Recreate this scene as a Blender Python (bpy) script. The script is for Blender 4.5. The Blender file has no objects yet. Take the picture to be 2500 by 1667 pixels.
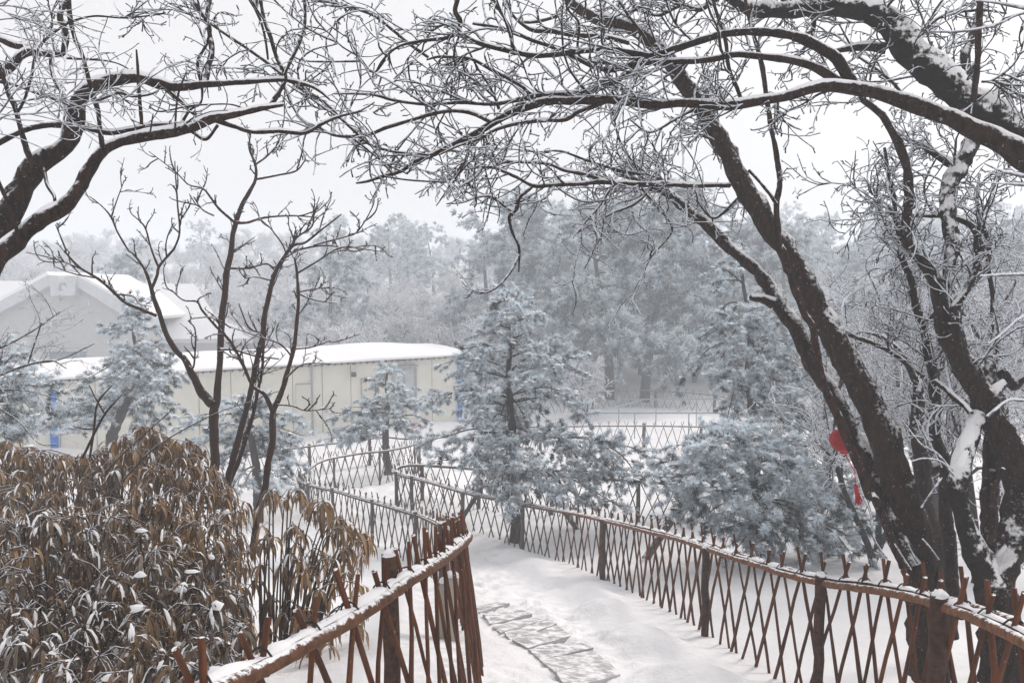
import bpy, math, random
import numpy as np
from mathutils import Vector, Matrix

# ------------------------------------------------------------------ scene, camera, world, sun, exposure
scene = bpy.context.scene
scene.render.engine = 'CYCLES'
scene.cycles.use_denoising = True
scene.cycles.max_bounces = 8
scene.cycles.diffuse_bounces = 3
scene.cycles.glossy_bounces = 2
scene.cycles.transparent_max_bounces = 8
scene.cycles.volume_bounces = 5
scene.cycles.use_fast_gi = False
scene.view_settings.view_transform = 'Standard'
scene.view_settings.look = 'None'
scene.view_settings.gamma = 1.0
scene.view_settings.exposure = 0.70
scene.view_settings.use_curve_mapping = False

F_PX = 1900.0                      # focal length in pixels of the 2500 px wide photograph
PITCH = math.radians(4.0)
CAM = np.array([0.0, 0.0, 1.5])
cam_data = bpy.data.cameras.new('camera')
cam_data.sensor_width = 36.0
cam_data.lens = 36.0 * F_PX / 2500.0
cam_data.clip_start = 0.05
cam_data.clip_end = 2000.0
cam = bpy.data.objects.new('camera', cam_data)
scene.collection.objects.link(cam)
cam.location = CAM
cam.rotation_euler = (math.pi / 2 - PITCH, 0, 0)
scene.camera = cam

SUN_EL, SUN_AZ = math.radians(36), math.radians(50)      # azimuth from +Y towards +X
world = bpy.data.worlds.new('World')
scene.world = world
world.use_nodes = True
wn, wl = world.node_tree.nodes, world.node_tree.links
wn.clear()
w_out = wn.new('ShaderNodeOutputWorld')
w_bg = wn.new('ShaderNodeBackground')
w_sky = wn.new('ShaderNodeTexSky')
w_sky.sky_type = 'NISHITA'
w_sky.sun_disc = False
w_sky.sun_elevation = SUN_EL
w_sky.sun_rotation = SUN_AZ
w_sky.dust_density = 4.0
w_hsv = wn.new('ShaderNodeHueSaturation')
w_hsv.inputs['Saturation'].default_value = 0.08
w_mix = wn.new('ShaderNodeMix')
w_mix.data_type = 'RGBA'
w_mix.inputs[0].default_value = 0.86                     # an even cloud deck over the clear sky
w_mix.inputs[7].default_value = (5.5, 5.4, 5.47, 1)
wl.new(w_sky.outputs[0], w_hsv.inputs['Color'])
wl.new(w_hsv.outputs[0], w_mix.inputs[6])
wl.new(w_mix.outputs[2], w_bg.inputs['Color'])
w_bg.inputs['Strength'].default_value = 0.105
wl.new(w_bg.outputs[0], w_out.inputs[0])

sun_data = bpy.data.lights.new('sun', 'SUN')
sun_data.energy = 1.5
sun_data.angle = math.radians(14)
sun_data.color = (1.0, 0.91, 0.84)
sun = bpy.data.objects.new('sun', sun_data)
scene.collection.objects.link(sun)
sun.rotation_euler = (math.pi / 2 - SUN_EL, 0, math.pi - SUN_AZ)

# ------------------------------------------------------------------ helpers
COL = scene.collection
UP = np.array([0.0, 0.0, 1.0])
_f = np.array([0, math.cos(PITCH), -math.sin(PITCH)])
_u = np.array([0, math.sin(PITCH), math.cos(PITCH)])
_r = np.array([1.0, 0, 0])
S = 2.351                                                 # scale of the enlarged views used for measuring
OFF = {1: (0, 0), 2: (750, 0), 3: (1500, 0), 4: (0, 600), 5: (750, 600), 6: (1500, 600), 7: (0, 1000), 8: (750, 1000), 9: (1500, 1000), 0: (0, 0)}


def P(px, py, d):
    return CAM + d * (_f + (px - 1250) / F_PX * _r - (py - 833.5) / F_PX * _u)


def V(k, x, y):                                           # a point of enlarged view k in photograph pixels
    o = OFF[k]
    return o[0] + x / S, o[1] + y / S


def Q(k, x, y, d):
    return P(*V(k, x, y), d)


def unit(v):
    v = np.asarray(v, float)
    return v / np.maximum(np.linalg.norm(v, axis=-1, keepdims=True), 1e-9)


class Waves:                                              # smooth vectorised noise
    def __init__(self, seed, dim, n=14, f0=1.0, f1=3.0):
        r = np.random.default_rng(seed)
        k = unit(r.normal(size=(n, dim))) * r.uniform(f0, f1, (n, 1)) * 2 * math.pi
        self.k, self.p, self.n = k, r.uniform(0, 6.28, n), n

    def __call__(self, x):
        return np.sin(np.asarray(x) @ self.k.T + self.p).sum(-1) / math.sqrt(self.n)


def catmull(pts, step):
    pts = np.asarray(pts, float)
    if len(pts) < 3:
        n = max(2, int(np.linalg.norm(pts[-1, :3] - pts[0, :3]) / step) + 1)
        t = np.linspace(0, 1, n)[:, None]
        return pts[0] * (1 - t) + pts[-1] * t
    p = np.vstack([2 * pts[0] - pts[1], pts, 2 * pts[-1] - pts[-2]])
    out = []
    for i in range(1, len(p) - 2):
        n = max(1, int(round(np.linalg.norm(p[i + 1, :3] - p[i, :3]) / step)))
        t = (np.arange(n) / n)[:, None]
        a, b, c, d = p[i - 1], p[i], p[i + 1], p[i + 2]
        out.append(0.5 * (2 * b + (c - a) * t + (2 * a - 5 * b + 4 * c - d) * t ** 2 + (3 * b - a - 3 * c + d) * t ** 3))
    out.append(p[-2][None])
    return np.vstack(out)


def new_mesh(name, verts, quads=None, tris=None, smooth=True, frost=None, col=None):
    me = bpy.data.meshes.new(name)
    verts = np.asarray(verts, np.float32)
    q = np.zeros((0, 4), np.int32) if quads is None else np.asarray(quads, np.int32).reshape(-1, 4)
    t = np.zeros((0, 3), np.int32) if tris is None else np.asarray(tris, np.int32).reshape(-1, 3)
    me.vertices.add(len(verts))
    me.vertices.foreach_set('co', verts.ravel())
    li = np.concatenate([q.ravel(), t.ravel()])
    me.loops.add(len(li))
    me.loops.foreach_set('vertex_index', li)
    ls = np.concatenate([np.arange(len(q)) * 4, len(q) * 4 + np.arange(len(t)) * 3]).astype(np.int32)
    me.polygons.add(len(ls))
    me.polygons.foreach_set('loop_start', ls)
    me.polygons.foreach_set('use_smooth', np.full(len(ls), smooth))
    for nm, data in (('frost', frost), ('tint', col)):
        if data is not None:
            a = me.attributes.new(nm, 'FLOAT', 'POINT')
            a.data.foreach_set('value', np.asarray(data, np.float32))
    me.update(calc_edges=True)
    return me


def obj(name, me, mat=None, parent=None, loc=None, kind=None):
    o = bpy.data.objects.new(name, me)
    COL.objects.link(o)
    if mat is not None and me is not None and not me.materials:
        me.materials.append(mat)
    if parent is not None:
        o.parent = parent
        o.location = -Vector(parent.location) if loc is None else loc
    elif loc is not None:
        o.location = loc
    if kind:
        o['kind'] = kind
    return o


def thing(name, label, cat, loc=(0, 0, 0), group=None):
    o = bpy.data.objects.new(name, None)
    COL.objects.link(o)
    o.empty_display_size = 0.1
    o.location = Vector([float(c) for c in loc])
    o['label'] = label
    o['category'] = cat
    if group:
        o['group'] = group
    return o


def tag(o, label, cat, group=None):
    o['label'], o['category'] = label, cat
    if group:
        o['group'] = group
    return o


class Geo:                                                # collects quads and tris for one mesh
    def __init__(self):
        self.v, self.q, self.t, self.n, self.fr, self.tn = [], [], [], 0, [], []

    def add(self, v, q=None, t=None, fr=0.0, tn=0.0):
        v = np.asarray(v, float).reshape(-1, 3)
        if q is not None and len(q):
            self.q.append(np.asarray(q).reshape(-1, 4) + self.n)
        if t is not None and len(t):
            self.t.append(np.asarray(t).reshape(-1, 3) + self.n)
        self.v.append(v)
        self.fr.append(np.broadcast_to(np.asarray(fr, float), (len(v),)))
        self.tn.append(np.broadcast_to(np.asarray(tn, float), (len(v),)))
        self.n += len(v)

    def mesh(self, name, smooth=True, attr=False):
        if not self.v:
            return None
        return new_mesh(name, np.vstack(self.v), np.vstack(self.q) if self.q else None, np.vstack(self.t) if self.t else None, smooth,
                        np.concatenate(self.fr) if attr else None, np.concatenate(self.tn) if attr else None)

    def tubes(self, pts, rad, sides=5, squash=None):
        """K tubes of n points each: pts (K,n,3), rad (K,n)."""
        pts, rad = np.asarray(pts, float), np.asarray(rad, float)
        K, n = rad.shape
        tan = unit(np.gradient(pts, axis=1))
        mean = np.abs(tan.mean(1))
        ref = np.eye(3)[np.argmin(mean, 1)][:, None, :]
        a = unit(np.cross(tan, ref))
        b = np.cross(tan, a)
        th = np.arange(sides) / sides * 2 * math.pi
        ring = a[:, :, None, :] * np.cos(th)[None, None, :, None] + b[:, :, None, :] * np.sin(th)[None, None, :, None]
        v = pts[:, :, None, :] + ring * rad[:, :, None, None]
        i = np.arange(n - 1)[:, None] * sides
        j = np.arange(sides)[None, :]
        q = np.stack([i + j, i + (j + 1) % sides, i + sides + (j + 1) % sides, i + sides + j], -1).reshape(-1, 4)
        base = (np.arange(K) * n * sides)[:, None, None]
        self.add(v.reshape(-1, 3), (q[None] + base).reshape(-1, 4))
        # close the free end
        tips = v[:, -1].reshape(-1, 3)
        if sides == 4:
            self.add(tips, np.arange(K * 4).reshape(-1, 4))
        else:
            c = pts[:, -1] + tan[:, -1] * rad[:, -1:] * 0.6
            vv = np.concatenate([v[:, -1], c[:, None]], 1).reshape(-1, 3)
            tt = np.stack([np.arange(sides), (np.arange(sides) + 1) % sides, np.full(sides, sides)], -1)
            self.add(vv, None, (tt[None] + (np.arange(K) * (sides + 1))[:, None, None]).reshape(-1, 3))

    def box(self, c, size, axes=None):
        c = np.asarray(c, float)
        s = np.asarray(size, float) / 2
        ax = np.eye(3) if axes is None else np.asarray(axes, float)
        g = np.array([[-1, -1, -1], [1, -1, -1], [1, 1, -1], [-1, 1, -1], [-1, -1, 1], [1, -1, 1], [1, 1, 1], [-1, 1, 1]]) * s
        self.add(c + g @ ax, [[0, 3, 2, 1], [4, 5, 6, 7], [0, 1, 5, 4], [1, 2, 6, 5], [2, 3, 7, 6], [3, 0, 4, 7]])


# ------------------------------------------------------------------ materials
def mat_base(name):
    m = bpy.data.materials.new(name)
    m.use_nodes = True
    nt = m.node_tree
    b = nt.nodes['Principled BSDF']
    b.inputs['Specular IOR Level'].default_value = 0.25
    return m, nt, b


def nnoise(nt, scale, detail=4, rough=0.55, coord='Object'):
    tc = nt.nodes.new('ShaderNodeTexCoord')
    n = nt.nodes.new('ShaderNodeTexNoise')
    n.inputs['Scale'].default_value = scale
    n.inputs['Detail'].default_value = detail
    n.inputs['Roughness'].default_value = rough
    nt.links.new(tc.outputs[coord], n.inputs['Vector'])
    return n


def ramp(nt, src, lo, hi):
    r = nt.nodes.new('ShaderNodeMapRange')
    r.interpolation_type = 'SMOOTHSTEP'
    r.inputs['From Min'].default_value = lo
    r.inputs['From Max'].default_value = hi
    nt.links.new(src, r.inputs['Value'])
    return r.outputs[0]


def math_node(nt, op, a, b):
    m = nt.nodes.new('ShaderNodeMath')
    m.operation = op
    for i, s in enumerate((a, b)):
        if isinstance(s, (int, float)):
            m.inputs[i].default_value = s
        else:
            nt.links.new(s, m.inputs[i])
    return m.outputs[0]


def mixc(nt, fac, a, b):
    m = nt.nodes.new('ShaderNodeMix')
    m.data_type = 'RGBA'
    if isinstance(fac, (int, float)):
        m.inputs[0].default_value = fac
    else:
        nt.links.new(fac, m.inputs[0])
    for i, s in ((6, a), (7, b)):
        if isinstance(s, tuple):
            m.inputs[i].default_value = (*s, 1)
        else:
            nt.links.new(s, m.inputs[i])
    return m.outputs[2]


def bump(nt, b, h, strength, dist):
    n = nt.nodes.new('ShaderNodeBump')
    n.inputs['Strength'].default_value = strength
    n.inputs['Distance'].default_value = dist
    nt.links.new(h, n.inputs['Height'])
    nt.links.new(n.outputs[0], b.inputs['Normal'])


SNOW_C = (0.86, 0.855, 0.87)


def m_snow(name, c=SNOW_C, scale=9.0, st=0.35, dist=0.03):
    m, nt, b = mat_base(name)
    n1 = nnoise(nt, scale, 6, 0.62)
    n2 = nnoise(nt, scale * 0.13, 3)
    b.inputs['Roughness'].default_value = 0.75
    nt.links.new(mixc(nt, ramp(nt, n2.outputs[0], 0.35, 0.7), c, tuple(x * 0.965 for x in c)), b.inputs['Base Color'])
    bump(nt, b, n1.outputs[0], st, dist)
    return m


def m_frosty(name, c1, c2, lo, hi, scale=30.0, spot=0.0, nz=0.55, bscale=60, bst=0.5, bdist=0.01, rough=0.8, snow=SNOW_C, stretch=None):
    """bark, bamboo or timber with snow and rime caught on what faces up, plus scattered rime specks"""
    m, nt, b = mat_base(name)
    g = nt.nodes.new('ShaderNodeNewGeometry')
    sep = nt.nodes.new('ShaderNodeSeparateXYZ')
    nt.links.new(g.outputs['Normal'], sep.inputs[0])
    n1 = nnoise(nt, scale, 5, 0.65)
    n2 = nnoise(nt, bscale, 5, 0.65)
    if stretch:
        mp = nt.nodes.new('ShaderNodeMapping')
        mp.inputs['Scale'].default_value = stretch
        tc = nt.nodes.new('ShaderNodeTexCoord')
        nt.links.new(tc.outputs['Object'], mp.inputs[0])
        nt.links.new(mp.outputs[0], n2.inputs['Vector'])
    up = math_node(nt, 'ADD', math_node(nt, 'MULTIPLY', sep.outputs[2], nz), n1.outputs[0])
    f = ramp(nt, up, lo, hi)
    oi = nt.nodes.new('ShaderNodeObjectInfo')
    if spot > 0:
        n3 = nnoise(nt, scale * 1.1, 8, 0.78)
        f = math_node(nt, 'MAXIMUM', f, math_node(nt, 'MULTIPLY', ramp(nt, n3.outputs[0], 0.72 - spot, 0.77 - spot), 0.8))
    bark = mixc(nt, ramp(nt, n2.outputs[0], 0.3, 0.7), c1, c2)
    bark = mixc(nt, math_node(nt, 'MULTIPLY', oi.outputs['Random'], 0.55), bark, tuple(x * 0.45 for x in c1))
    nt.links.new(mixc(nt, f, bark, snow), b.inputs['Base Color'])
    b.inputs['Roughness'].default_value = rough
    bump(nt, b, math_node(nt, 'ADD', n2.outputs[0], f), bst, bdist)
    return m


def m_needles(name, green, frostc=(0.77, 0.85, 0.91)):
    m, nt, b = mat_base(name)
    at = nt.nodes.new('ShaderNodeAttribute')
    at.attribute_name = 'frost'
    nt.links.new(mixc(nt, at.outputs['Fac'], green, frostc), b.inputs['Base Color'])
    b.inputs['Roughness'].default_value = 0.7
    return m


def m_leaf(name):
    m, nt, b = mat_base(name)
    at = nt.nodes.new('ShaderNodeAttribute')
    at.attribute_name = 'tint'
    r = nt.nodes.new('ShaderNodeValToRGB')
    e = r.color_ramp.elements
    e[0].color, e[0].position = (0.026, 0.016, 0.008, 1), 0.0
    e[1].color, e[1].position = (0.34, 0.195, 0.070, 1), 1.0
    k = r.color_ramp.elements.new(0.45)
    k.color = (0.105, 0.056, 0.020, 1)
    k = r.color_ramp.elements.new(0.72)
    k.color = (0.215, 0.112, 0.036, 1)
    nt.links.new(at.outputs['Fac'], r.inputs[0])
    at2 = nt.nodes.new('ShaderNodeAttribute')
    at2.attribute_name = 'frost'
    nt.links.new(mixc(nt, at2.outputs['Fac'], r.outputs[0], (0.72, 0.73, 0.75)), b.inputs['Base Color'])
    b.inputs['Roughness'].default_value = 0.55
    b.inputs['Transmission Weight'].default_value = 0.0
    return m


def m_plain(name, c, rough=0.7, var=0.12, scale=6.0, bst=0.0, metal=0.0):
    m, nt, b = mat_base(name)
    n = nnoise(nt, scale, 5)
    nt.links.new(mixc(nt, ramp(nt, n.outputs[0], 0.25, 0.75), tuple(x * (1 - var) for x in c), tuple(min(1, x * (1 + var)) for x in c)), b.inputs['Base Color'])
    b.inputs['Roughness'].default_value = rough
    b.inputs['Metallic'].default_value = metal
    if bst:
        bump(nt, b, n.outputs[0], bst, 0.01)
    return m


M = {}
M['snow'] = m_snow('snow', scale=9, st=0.55, dist=0.05)
M['snow_soft'] = m_snow('snow_soft', scale=18, st=0.3, dist=0.015)
M['bark'] = m_frosty('dark_bark', (0.004, 0.0026, 0.002), (0.062, 0.028, 0.018), 0.90, 1.06, scale=30, spot=0.115, nz=1.0, bscale=30, bst=1.0, bdist=0.035, stretch=(1.3, 1.3, 0.4))
M['bark_snowy'] = m_frosty('snow_plastered_bark', (0.008, 0.006, 0.005), (0.035, 0.022, 0.016), 0.55, 0.66, scale=15, spot=0.05, nz=0.40, bscale=32, bst=1.0, bdist=0.02)
M['bark_red'] = m_frosty('red_brown_bark', (0.022, 0.009, 0.006), (0.075, 0.034, 0.022), 0.86, 1.05, scale=34, spot=0.045, nz=0.62, bscale=70, bst=0.8, bdist=0.008)
M['twig'] = m_frosty('rimed_twig', (0.010, 0.007, 0.006), (0.032, 0.020, 0.015), 0.36, 0.64, scale=55, spot=0.08, nz=0.40, bscale=90, bst=0.6, bdist=0.005, snow=(0.74, 0.78, 0.84))
M['twig_red'] = m_frosty('thin_brown_twig', (0.020, 0.010, 0.008), (0.055, 0.030, 0.022), 0.62, 0.96, scale=60, spot=0.05, nz=0.45, bscale=90, bst=0.6, bdist=0.004, snow=(0.68, 0.70, 0.74))
M['twig_white'] = m_frosty('thickly_rimed_twig', (0.05, 0.05, 0.06), (0.14, 0.13, 0.14), 0.30, 0.62, scale=40, spot=0.1, nz=0.30, bscale=60, bst=0.5, bdist=0.005, snow=(0.76, 0.79, 0.84))
M['far_twig'] = m_frosty('far_rimed_fogged_twig', (0.46, 0.48, 0.53), (0.64, 0.66, 0.70), 0.30, 0.62, scale=3, nz=0.30, bscale=6, bst=0.2, snow=(0.78, 0.79, 0.82))  # rimed, and paled further so the fog's fade sits in the colour
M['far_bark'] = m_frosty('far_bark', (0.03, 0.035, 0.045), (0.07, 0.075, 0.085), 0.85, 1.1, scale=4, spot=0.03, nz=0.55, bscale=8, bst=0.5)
M['bamboo'] = m_frosty('red_brown_bamboo', (0.060, 0.018, 0.007), (0.165, 0.055, 0.020), 0.88, 1.04, scale=45, spot=0.075, nz=0.50, bscale=30, bst=0.6, bdist=0.006, rough=0.7, stretch=(1.0, 1.0, 0.18))
M['bamboo_rail'] = m_frosty('bamboo_rail', (0.085, 0.034, 0.015), (0.25, 0.105, 0.048), 0.90, 1.05, scale=30, spot=0.02, nz=0.60, bscale=26, bst=0.7, bdist=0.006, rough=0.7)
M['bamboo_grey'] = m_frosty('haze_greyed_bamboo', (0.060, 0.042, 0.034), (0.145, 0.105, 0.085), 0.80, 1.0, scale=40, spot=0.05, nz=0.5, bscale=24, bst=0.4, bdist=0.004)  # red bamboo greyed for distance, the haze put into its colour
M['post'] = m_frosty('fence_post_timber', (0.035, 0.016, 0.010), (0.10, 0.052, 0.033), 0.92, 1.05, scale=22, spot=0.03, nz=0.55, bscale=30, bst=0.6, bdist=0.006)
M['post_grey'] = m_frosty('grey_post_timber', (0.07, 0.058, 0.055), (0.15, 0.125, 0.115), 0.90, 1.05, scale=18, spot=0.03, nz=0.55, bscale=30, bst=0.6, bdist=0.006)  # posts beyond the same distance, haze grey put into the timber colour
M['prop'] = m_frosty('grey_prop_timber', (0.05, 0.048, 0.05), (0.13, 0.12, 0.12), 0.78, 0.98, scale=14, spot=0.04, nz=0.6, bscale=30, bst=0.6, bdist=0.006)
M['wire'] = m_plain('tie_wire', (0.02, 0.017, 0.015), 0.6)
M['needles'] = m_needles('rimed_pine_needles', (0.014, 0.036, 0.048))
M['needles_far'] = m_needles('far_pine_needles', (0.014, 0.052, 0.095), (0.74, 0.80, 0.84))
M['needles_clear'] = m_needles('bare_pine_needles', (0.040, 0.055, 0.035))
M['leaf'] = m_leaf('brown_leaf')
M['pine_bark'] = m_frosty('pine_bark', (0.018, 0.012, 0.010), (0.055, 0.036, 0.028), 0.80, 1.0, scale=20, spot=0.05, nz=0.5, bscale=40, bst=0.8, bdist=0.01)
M['stem'] = m_frosty('bush_stem', (0.05, 0.030, 0.020), (0.12, 0.075, 0.05), 0.7, 1.0, scale=40, spot=0.06, nz=0.5, bscale=60, snow=(0.7, 0.71, 0.74))
M['cream'] = m_plain('cream_panel', (0.66, 0.64, 0.565), 0.6, 0.06, 1.5)
M['cream_door'] = m_plain('cream_door', (0.60, 0.58, 0.51), 0.5, 0.05, 3)
M['greywindow'] = m_plain('grey_window_film', (0.42, 0.44, 0.45), 0.25, 0.12, 3)
M['trim'] = m_plain('grey_trim', (0.30, 0.32, 0.33), 0.5, 0.1)
M['blue'] = m_plain('blue_paint', (0.004, 0.13, 0.50), 0.45, 0.1)
M['render_grey'] = m_plain('grey_render', (0.41, 0.405, 0.40), 0.85, 0.06, 2.5, 0.15)
M['concrete'] = m_plain('pale_concrete', (0.50, 0.51, 0.53), 0.85, 0.08, 3, 0.2)
M['glass'] = m_plain('dark_window_glass', (0.14, 0.17, 0.20), 0.15, 0.2, 2)
M['pipe'] = m_plain('grey_blue_pipe', (0.20, 0.26, 0.30), 0.45, 0.15)
M['lamp'] = m_plain('dark_lamp_housing', (0.05, 0.055, 0.06), 0.5)
M['red'] = m_frosty('red_lantern_cloth', (0.22, 0.004, 0.008), (0.38, 0.010, 0.016), 1.02, 1.16, scale=14, spot=0.03, nz=0.55, bscale=30, bst=0.2, rough=0.6)
M['red_plain'] = m_plain('red_cord', (0.50, 0.02, 0.03), 0.6, 0.25, 20)
M['slab'] = m_frosty('dusted_stone_slab', (0.40, 0.395, 0.41), (0.50, 0.495, 0.51), 0.82, 1.06, scale=9, spot=0.0, nz=0.45, bscale=45, bst=0.5, bdist=0.006)
M['pale_post'] = m_frosty('pale_green_stone', (0.40, 0.41, 0.35), (0.50, 0.50, 0.44), 1.1, 1.3, scale=10, nz=0.5, bscale=10, bst=0.2)

# ------------------------------------------------------------------ fence lines (rail heights measured), ground heights from them
H_RAIL = 0.9
LINE = {
    'A': [(2600, 1600, 2.75), (2491, 1546, 3.1), (2393, 1503, 3.5), (2308, 1474, 3.9), (2249, 1454, 4.3), (2164, 1435, 4.8), (2095, 1425, 5.2), (2032, 1418, 5.6), (1925, 1396, 6.2),
          (1862, 1376, 6.7), (1798, 1358, 7.2), (1721, 1333, 8.0), (1649, 1310, 8.9), (1585, 1293, 9.8), (1500, 1273, 11.3), (1400, 1252, 13.0), (1300, 1233, 14.4), (1250, 1223, 15.0),
          (1133, 1200, 16.2), (1040, 1173, 17.2), (985, 1159, 18.0), (963, 1150, 18.4), (968, 1142, 18.75), (990, 1137, 18.8), (1026, 1135, 18.6), (1100, 1139, 18.2), (1165, 1145, 17.9),
          (1260, 1155, 17.6), (1400, 1164, 17.2), (1558, 1173, 16.8), (1700, 1184, 16.6), (1900, 1187, 17.0), (2083, 1187, 17.2), (2250, 1187, 17.5)],
    'B': [(400, 1725, 2.25), (532, 1664, 2.45), (638, 1616, 2.65), (723, 1570, 2.85), (808, 1525, 3.1), (893, 1475, 3.35), (978, 1418, 3.7), (1048, 1380, 4.2), (1090, 1350, 4.75), (1124, 1320, 5.4),
          (1132, 1308, 6.3), (1126, 1302, 7.6), (1110, 1295, 9.4), (1085, 1283, 11.0), (1022, 1256, 13.0), (914, 1225, 14.6), (835, 1201, 15.9), (757, 1183, 17.2), (735, 1174, 18.2), (731, 1162, 19.0),
          (745, 1150, 19.4), (787, 1124, 20.2), (870, 1108, 21.3), (941, 1100, 22.0), (1000, 1088, 23.0), (1022, 1078, 24.0), (1026, 1071, 25.0)],
    'D': [(560, 1116, 23.8), (621, 1107, 24.0), (700, 1096, 24.3), (780, 1086, 24.7), (860, 1077, 25.0), (931, 1067, 25.6), (980, 1070, 25.8), (1010, 1070, 25.7)],
    'E': [(1260, 1042, 29.0), (1400, 1040, 29.0), (1550, 1039, 29.0), (1750, 1042, 29.0), (1920, 1045, 28.5), (2200, 1047, 28.0), (2600, 1050, 28.0)],
    'F': [(1133, 985, 38.0), (1250, 975, 39.0), (1400, 961, 40.0), (1500, 953, 41.0), (1628, 955, 41.0), (1738, 964, 40.0), (1815, 978, 39.0), (2000, 995, 38.0), (2180, 1003, 37.0), (2363, 996, 37.0), (2600, 996, 37.0)],
}
LW = {k: np.array([P(*p) for p in v]) for k, v in LINE.items()}
ctrl = [w - np.array([0, 0, 1.0 if k == 'B' and n_ < 12 else H_RAIL]) for k in LW for n_, w in enumerate(LW[k])]
ctrl += [np.array(c, float) for c in [(-2.5, 0, -0.05), (0, 0, -0.02), (2.5, 0, -0.05), (-5, 0, 0.0), (5, 0, 0.1), (0, -4, 0.6), (-6, 4, -0.9), (-7, 9, -2.3), (-9, 14, -3.2),
                                      (6, 5, -1.1), (8, 10, -2.5), (9, 15, -3.5), (10, 22, -4.2), (-2, 33, -4.5), (-15, 28, -4.5), (-16, 20, -4.2)]]
ctrl += [P(1125, 1030, 33.5), P(900, 1045, 32.0), P(163, 1092, 28)]
ctrl = np.array(ctrl)
_lam = 0.02


def _phi(r2):
    return np.where(r2 > 1e-12, 0.5 * r2 * np.log(np.maximum(r2, 1e-12)), 0.0)


_A = np.zeros((len(ctrl) + 3,) * 2)
_d2 = ((ctrl[:, None, :2] - ctrl[None, :, :2]) ** 2).sum(-1)
_A[:len(ctrl), :len(ctrl)] = _phi(_d2) + _lam * np.eye(len(ctrl)) * 20
_A[:len(ctrl), len(ctrl):] = np.c_[np.ones(len(ctrl)), ctrl[:, :2]]
_A[len(ctrl):, :len(ctrl)] = _A[:len(ctrl), len(ctrl):].T
_w = np.linalg.solve(_A, np.r_[ctrl[:, 2], 0, 0, 0])


def sstep(a, b, x):
    t = np.clip((x - a) / (b - a), 0, 1)
    return t * t * (3 - 2 * t)


_wv1, _wv2 = Waves(1, 2, 10, 0.02, 0.06), Waves(2, 2, 16, 0.12, 0.4)
_wv3, _wv4 = Waves(3, 2, 40, 0.8, 2.2), Waves(4, 2, 50, 2.5, 6.5)
_wv5 = Waves(5, 2, 30, 0.25, 0.7)
PATH = np.array([P(1330, 1640, 5.8)[:2], P(1250, 1500, 8.0)[:2], P(1200, 1380, 11.0)[:2], P(1090, 1280, 14.5)[:2], P(930, 1215, 17.2)[:2], P(870, 1180, 18.8)[:2], P(930, 1150, 20.5)[:2], P(1040, 1100, 24.0)[:2], P(1090, 1060, 30.0)[:2]])
PATH = np.vstack([[[0.35, -3.0]], [[0.5, 3.0]], PATH])


def path_dist(xy):
    best = np.full(len(xy), 1e9)
    for a, b in zip(PATH[:-1], PATH[1:]):
        ab = b - a
        t = np.clip(((xy - a) @ ab) / (ab @ ab), 0, 1)
        best = np.minimum(best, np.linalg.norm(xy - a - t[:, None] * ab, axis=1))
    return best


def ground_z(xy, detail=True):
    xy = np.atleast_2d(np.asarray(xy, float))
    c = np.c_[np.clip(xy[:, 0], -17, 13), np.clip(xy[:, 1], -4, 42)]
    z = np.zeros(len(xy))
    for i in range(0, len(xy), 20000):
        s = slice(i, i + 20000)
        r2 = ((c[s, None, :] - ctrl[None, :, :2]) ** 2).sum(-1)
        z[s] = _phi(r2) @ _w[:-3] + _w[-3] + c[s] @ _w[-2:]
    y = xy[:, 1]
    hill = 10.2 * sstep(42, 138, y)
    z = z + hill * (1.0 + 0.12 * _wv1(xy)) + 0.5 * sstep(40, 60, y) * _wv1(xy * 2.1)
    if detail:
        pd = path_dist(xy)
        on = 1 - sstep(0.75, 1.35, pd)
        edge = sstep(0.6, 1.1, pd) * (1 - sstep(1.2, 2.0, pd))
        near = 1 - sstep(25, 45, y)
        z = z + near * (0.025 * _wv2(xy) + on * (0.018 * _wv3(xy) + 0.026 * _wv4(xy)) * (0.55 + 0.5 * np.clip(_wv5(xy), -0.6, 1.4)) - 0.04 * on + edge * (0.07 + 0.06 * np.clip(_wv5(xy * 1.7), -1, 1.5) + 0.012 * _wv3(xy)))
    return z


_fp = np.random.default_rng(17)
FOOT = np.array([PATH[0] + (PATH[1] - PATH[0]) * 0] * 0).reshape(0, 2)
for _a, _b in zip(PATH[1:-1], PATH[2:]):
    _n = int(np.linalg.norm(_b - _a) / 0.085)
    FOOT = np.vstack([FOOT, _a + (_b - _a) * _fp.random((_n, 1)) + _fp.normal(0, 0.42, (_n, 2))])
_sa, _sb = P(1400, 1650, 5.8)[:2], P(1185, 1460, 9.7)[:2]
_st = np.clip(((FOOT - _sa) @ (_sb - _sa)) / ((_sb - _sa) @ (_sb - _sa)), 0, 1)
FOOT = FOOT[np.linalg.norm(FOOT - _sa - _st[:, None] * (_sb - _sa), axis=1) > 0.55]     # no prints where the slabs were swept
_fr, _fd = _fp.uniform(0.07, 0.17, len(FOOT)), _fp.uniform(-0.085, 0.045, len(FOOT))
_plain_ground = ground_z


def ground_z(xy, detail=True):                            # footprints and kicked-up clods along the path
    xy = np.atleast_2d(np.asarray(xy, float))
    z = _plain_ground(xy, detail)
    if detail:
        for (fx, fy), r_, d_ in zip(FOOT, _fr, _fd):
            m_ = (abs(xy[:, 0] - fx) < 3 * r_) & (abs(xy[:, 1] - fy) < 3 * r_)
            if m_.any():
                q_ = ((xy[m_] - [fx, fy]) ** 2).sum(1) / r_ ** 2
                z[m_] += d_ * np.exp(-q_ * 1.2) - 0.35 * d_ * np.exp(-(np.sqrt(q_) - 1.5) ** 2 * 4)
    return z


def gz(x, y):
    return float(ground_z([[x, y]])[0])


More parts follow.
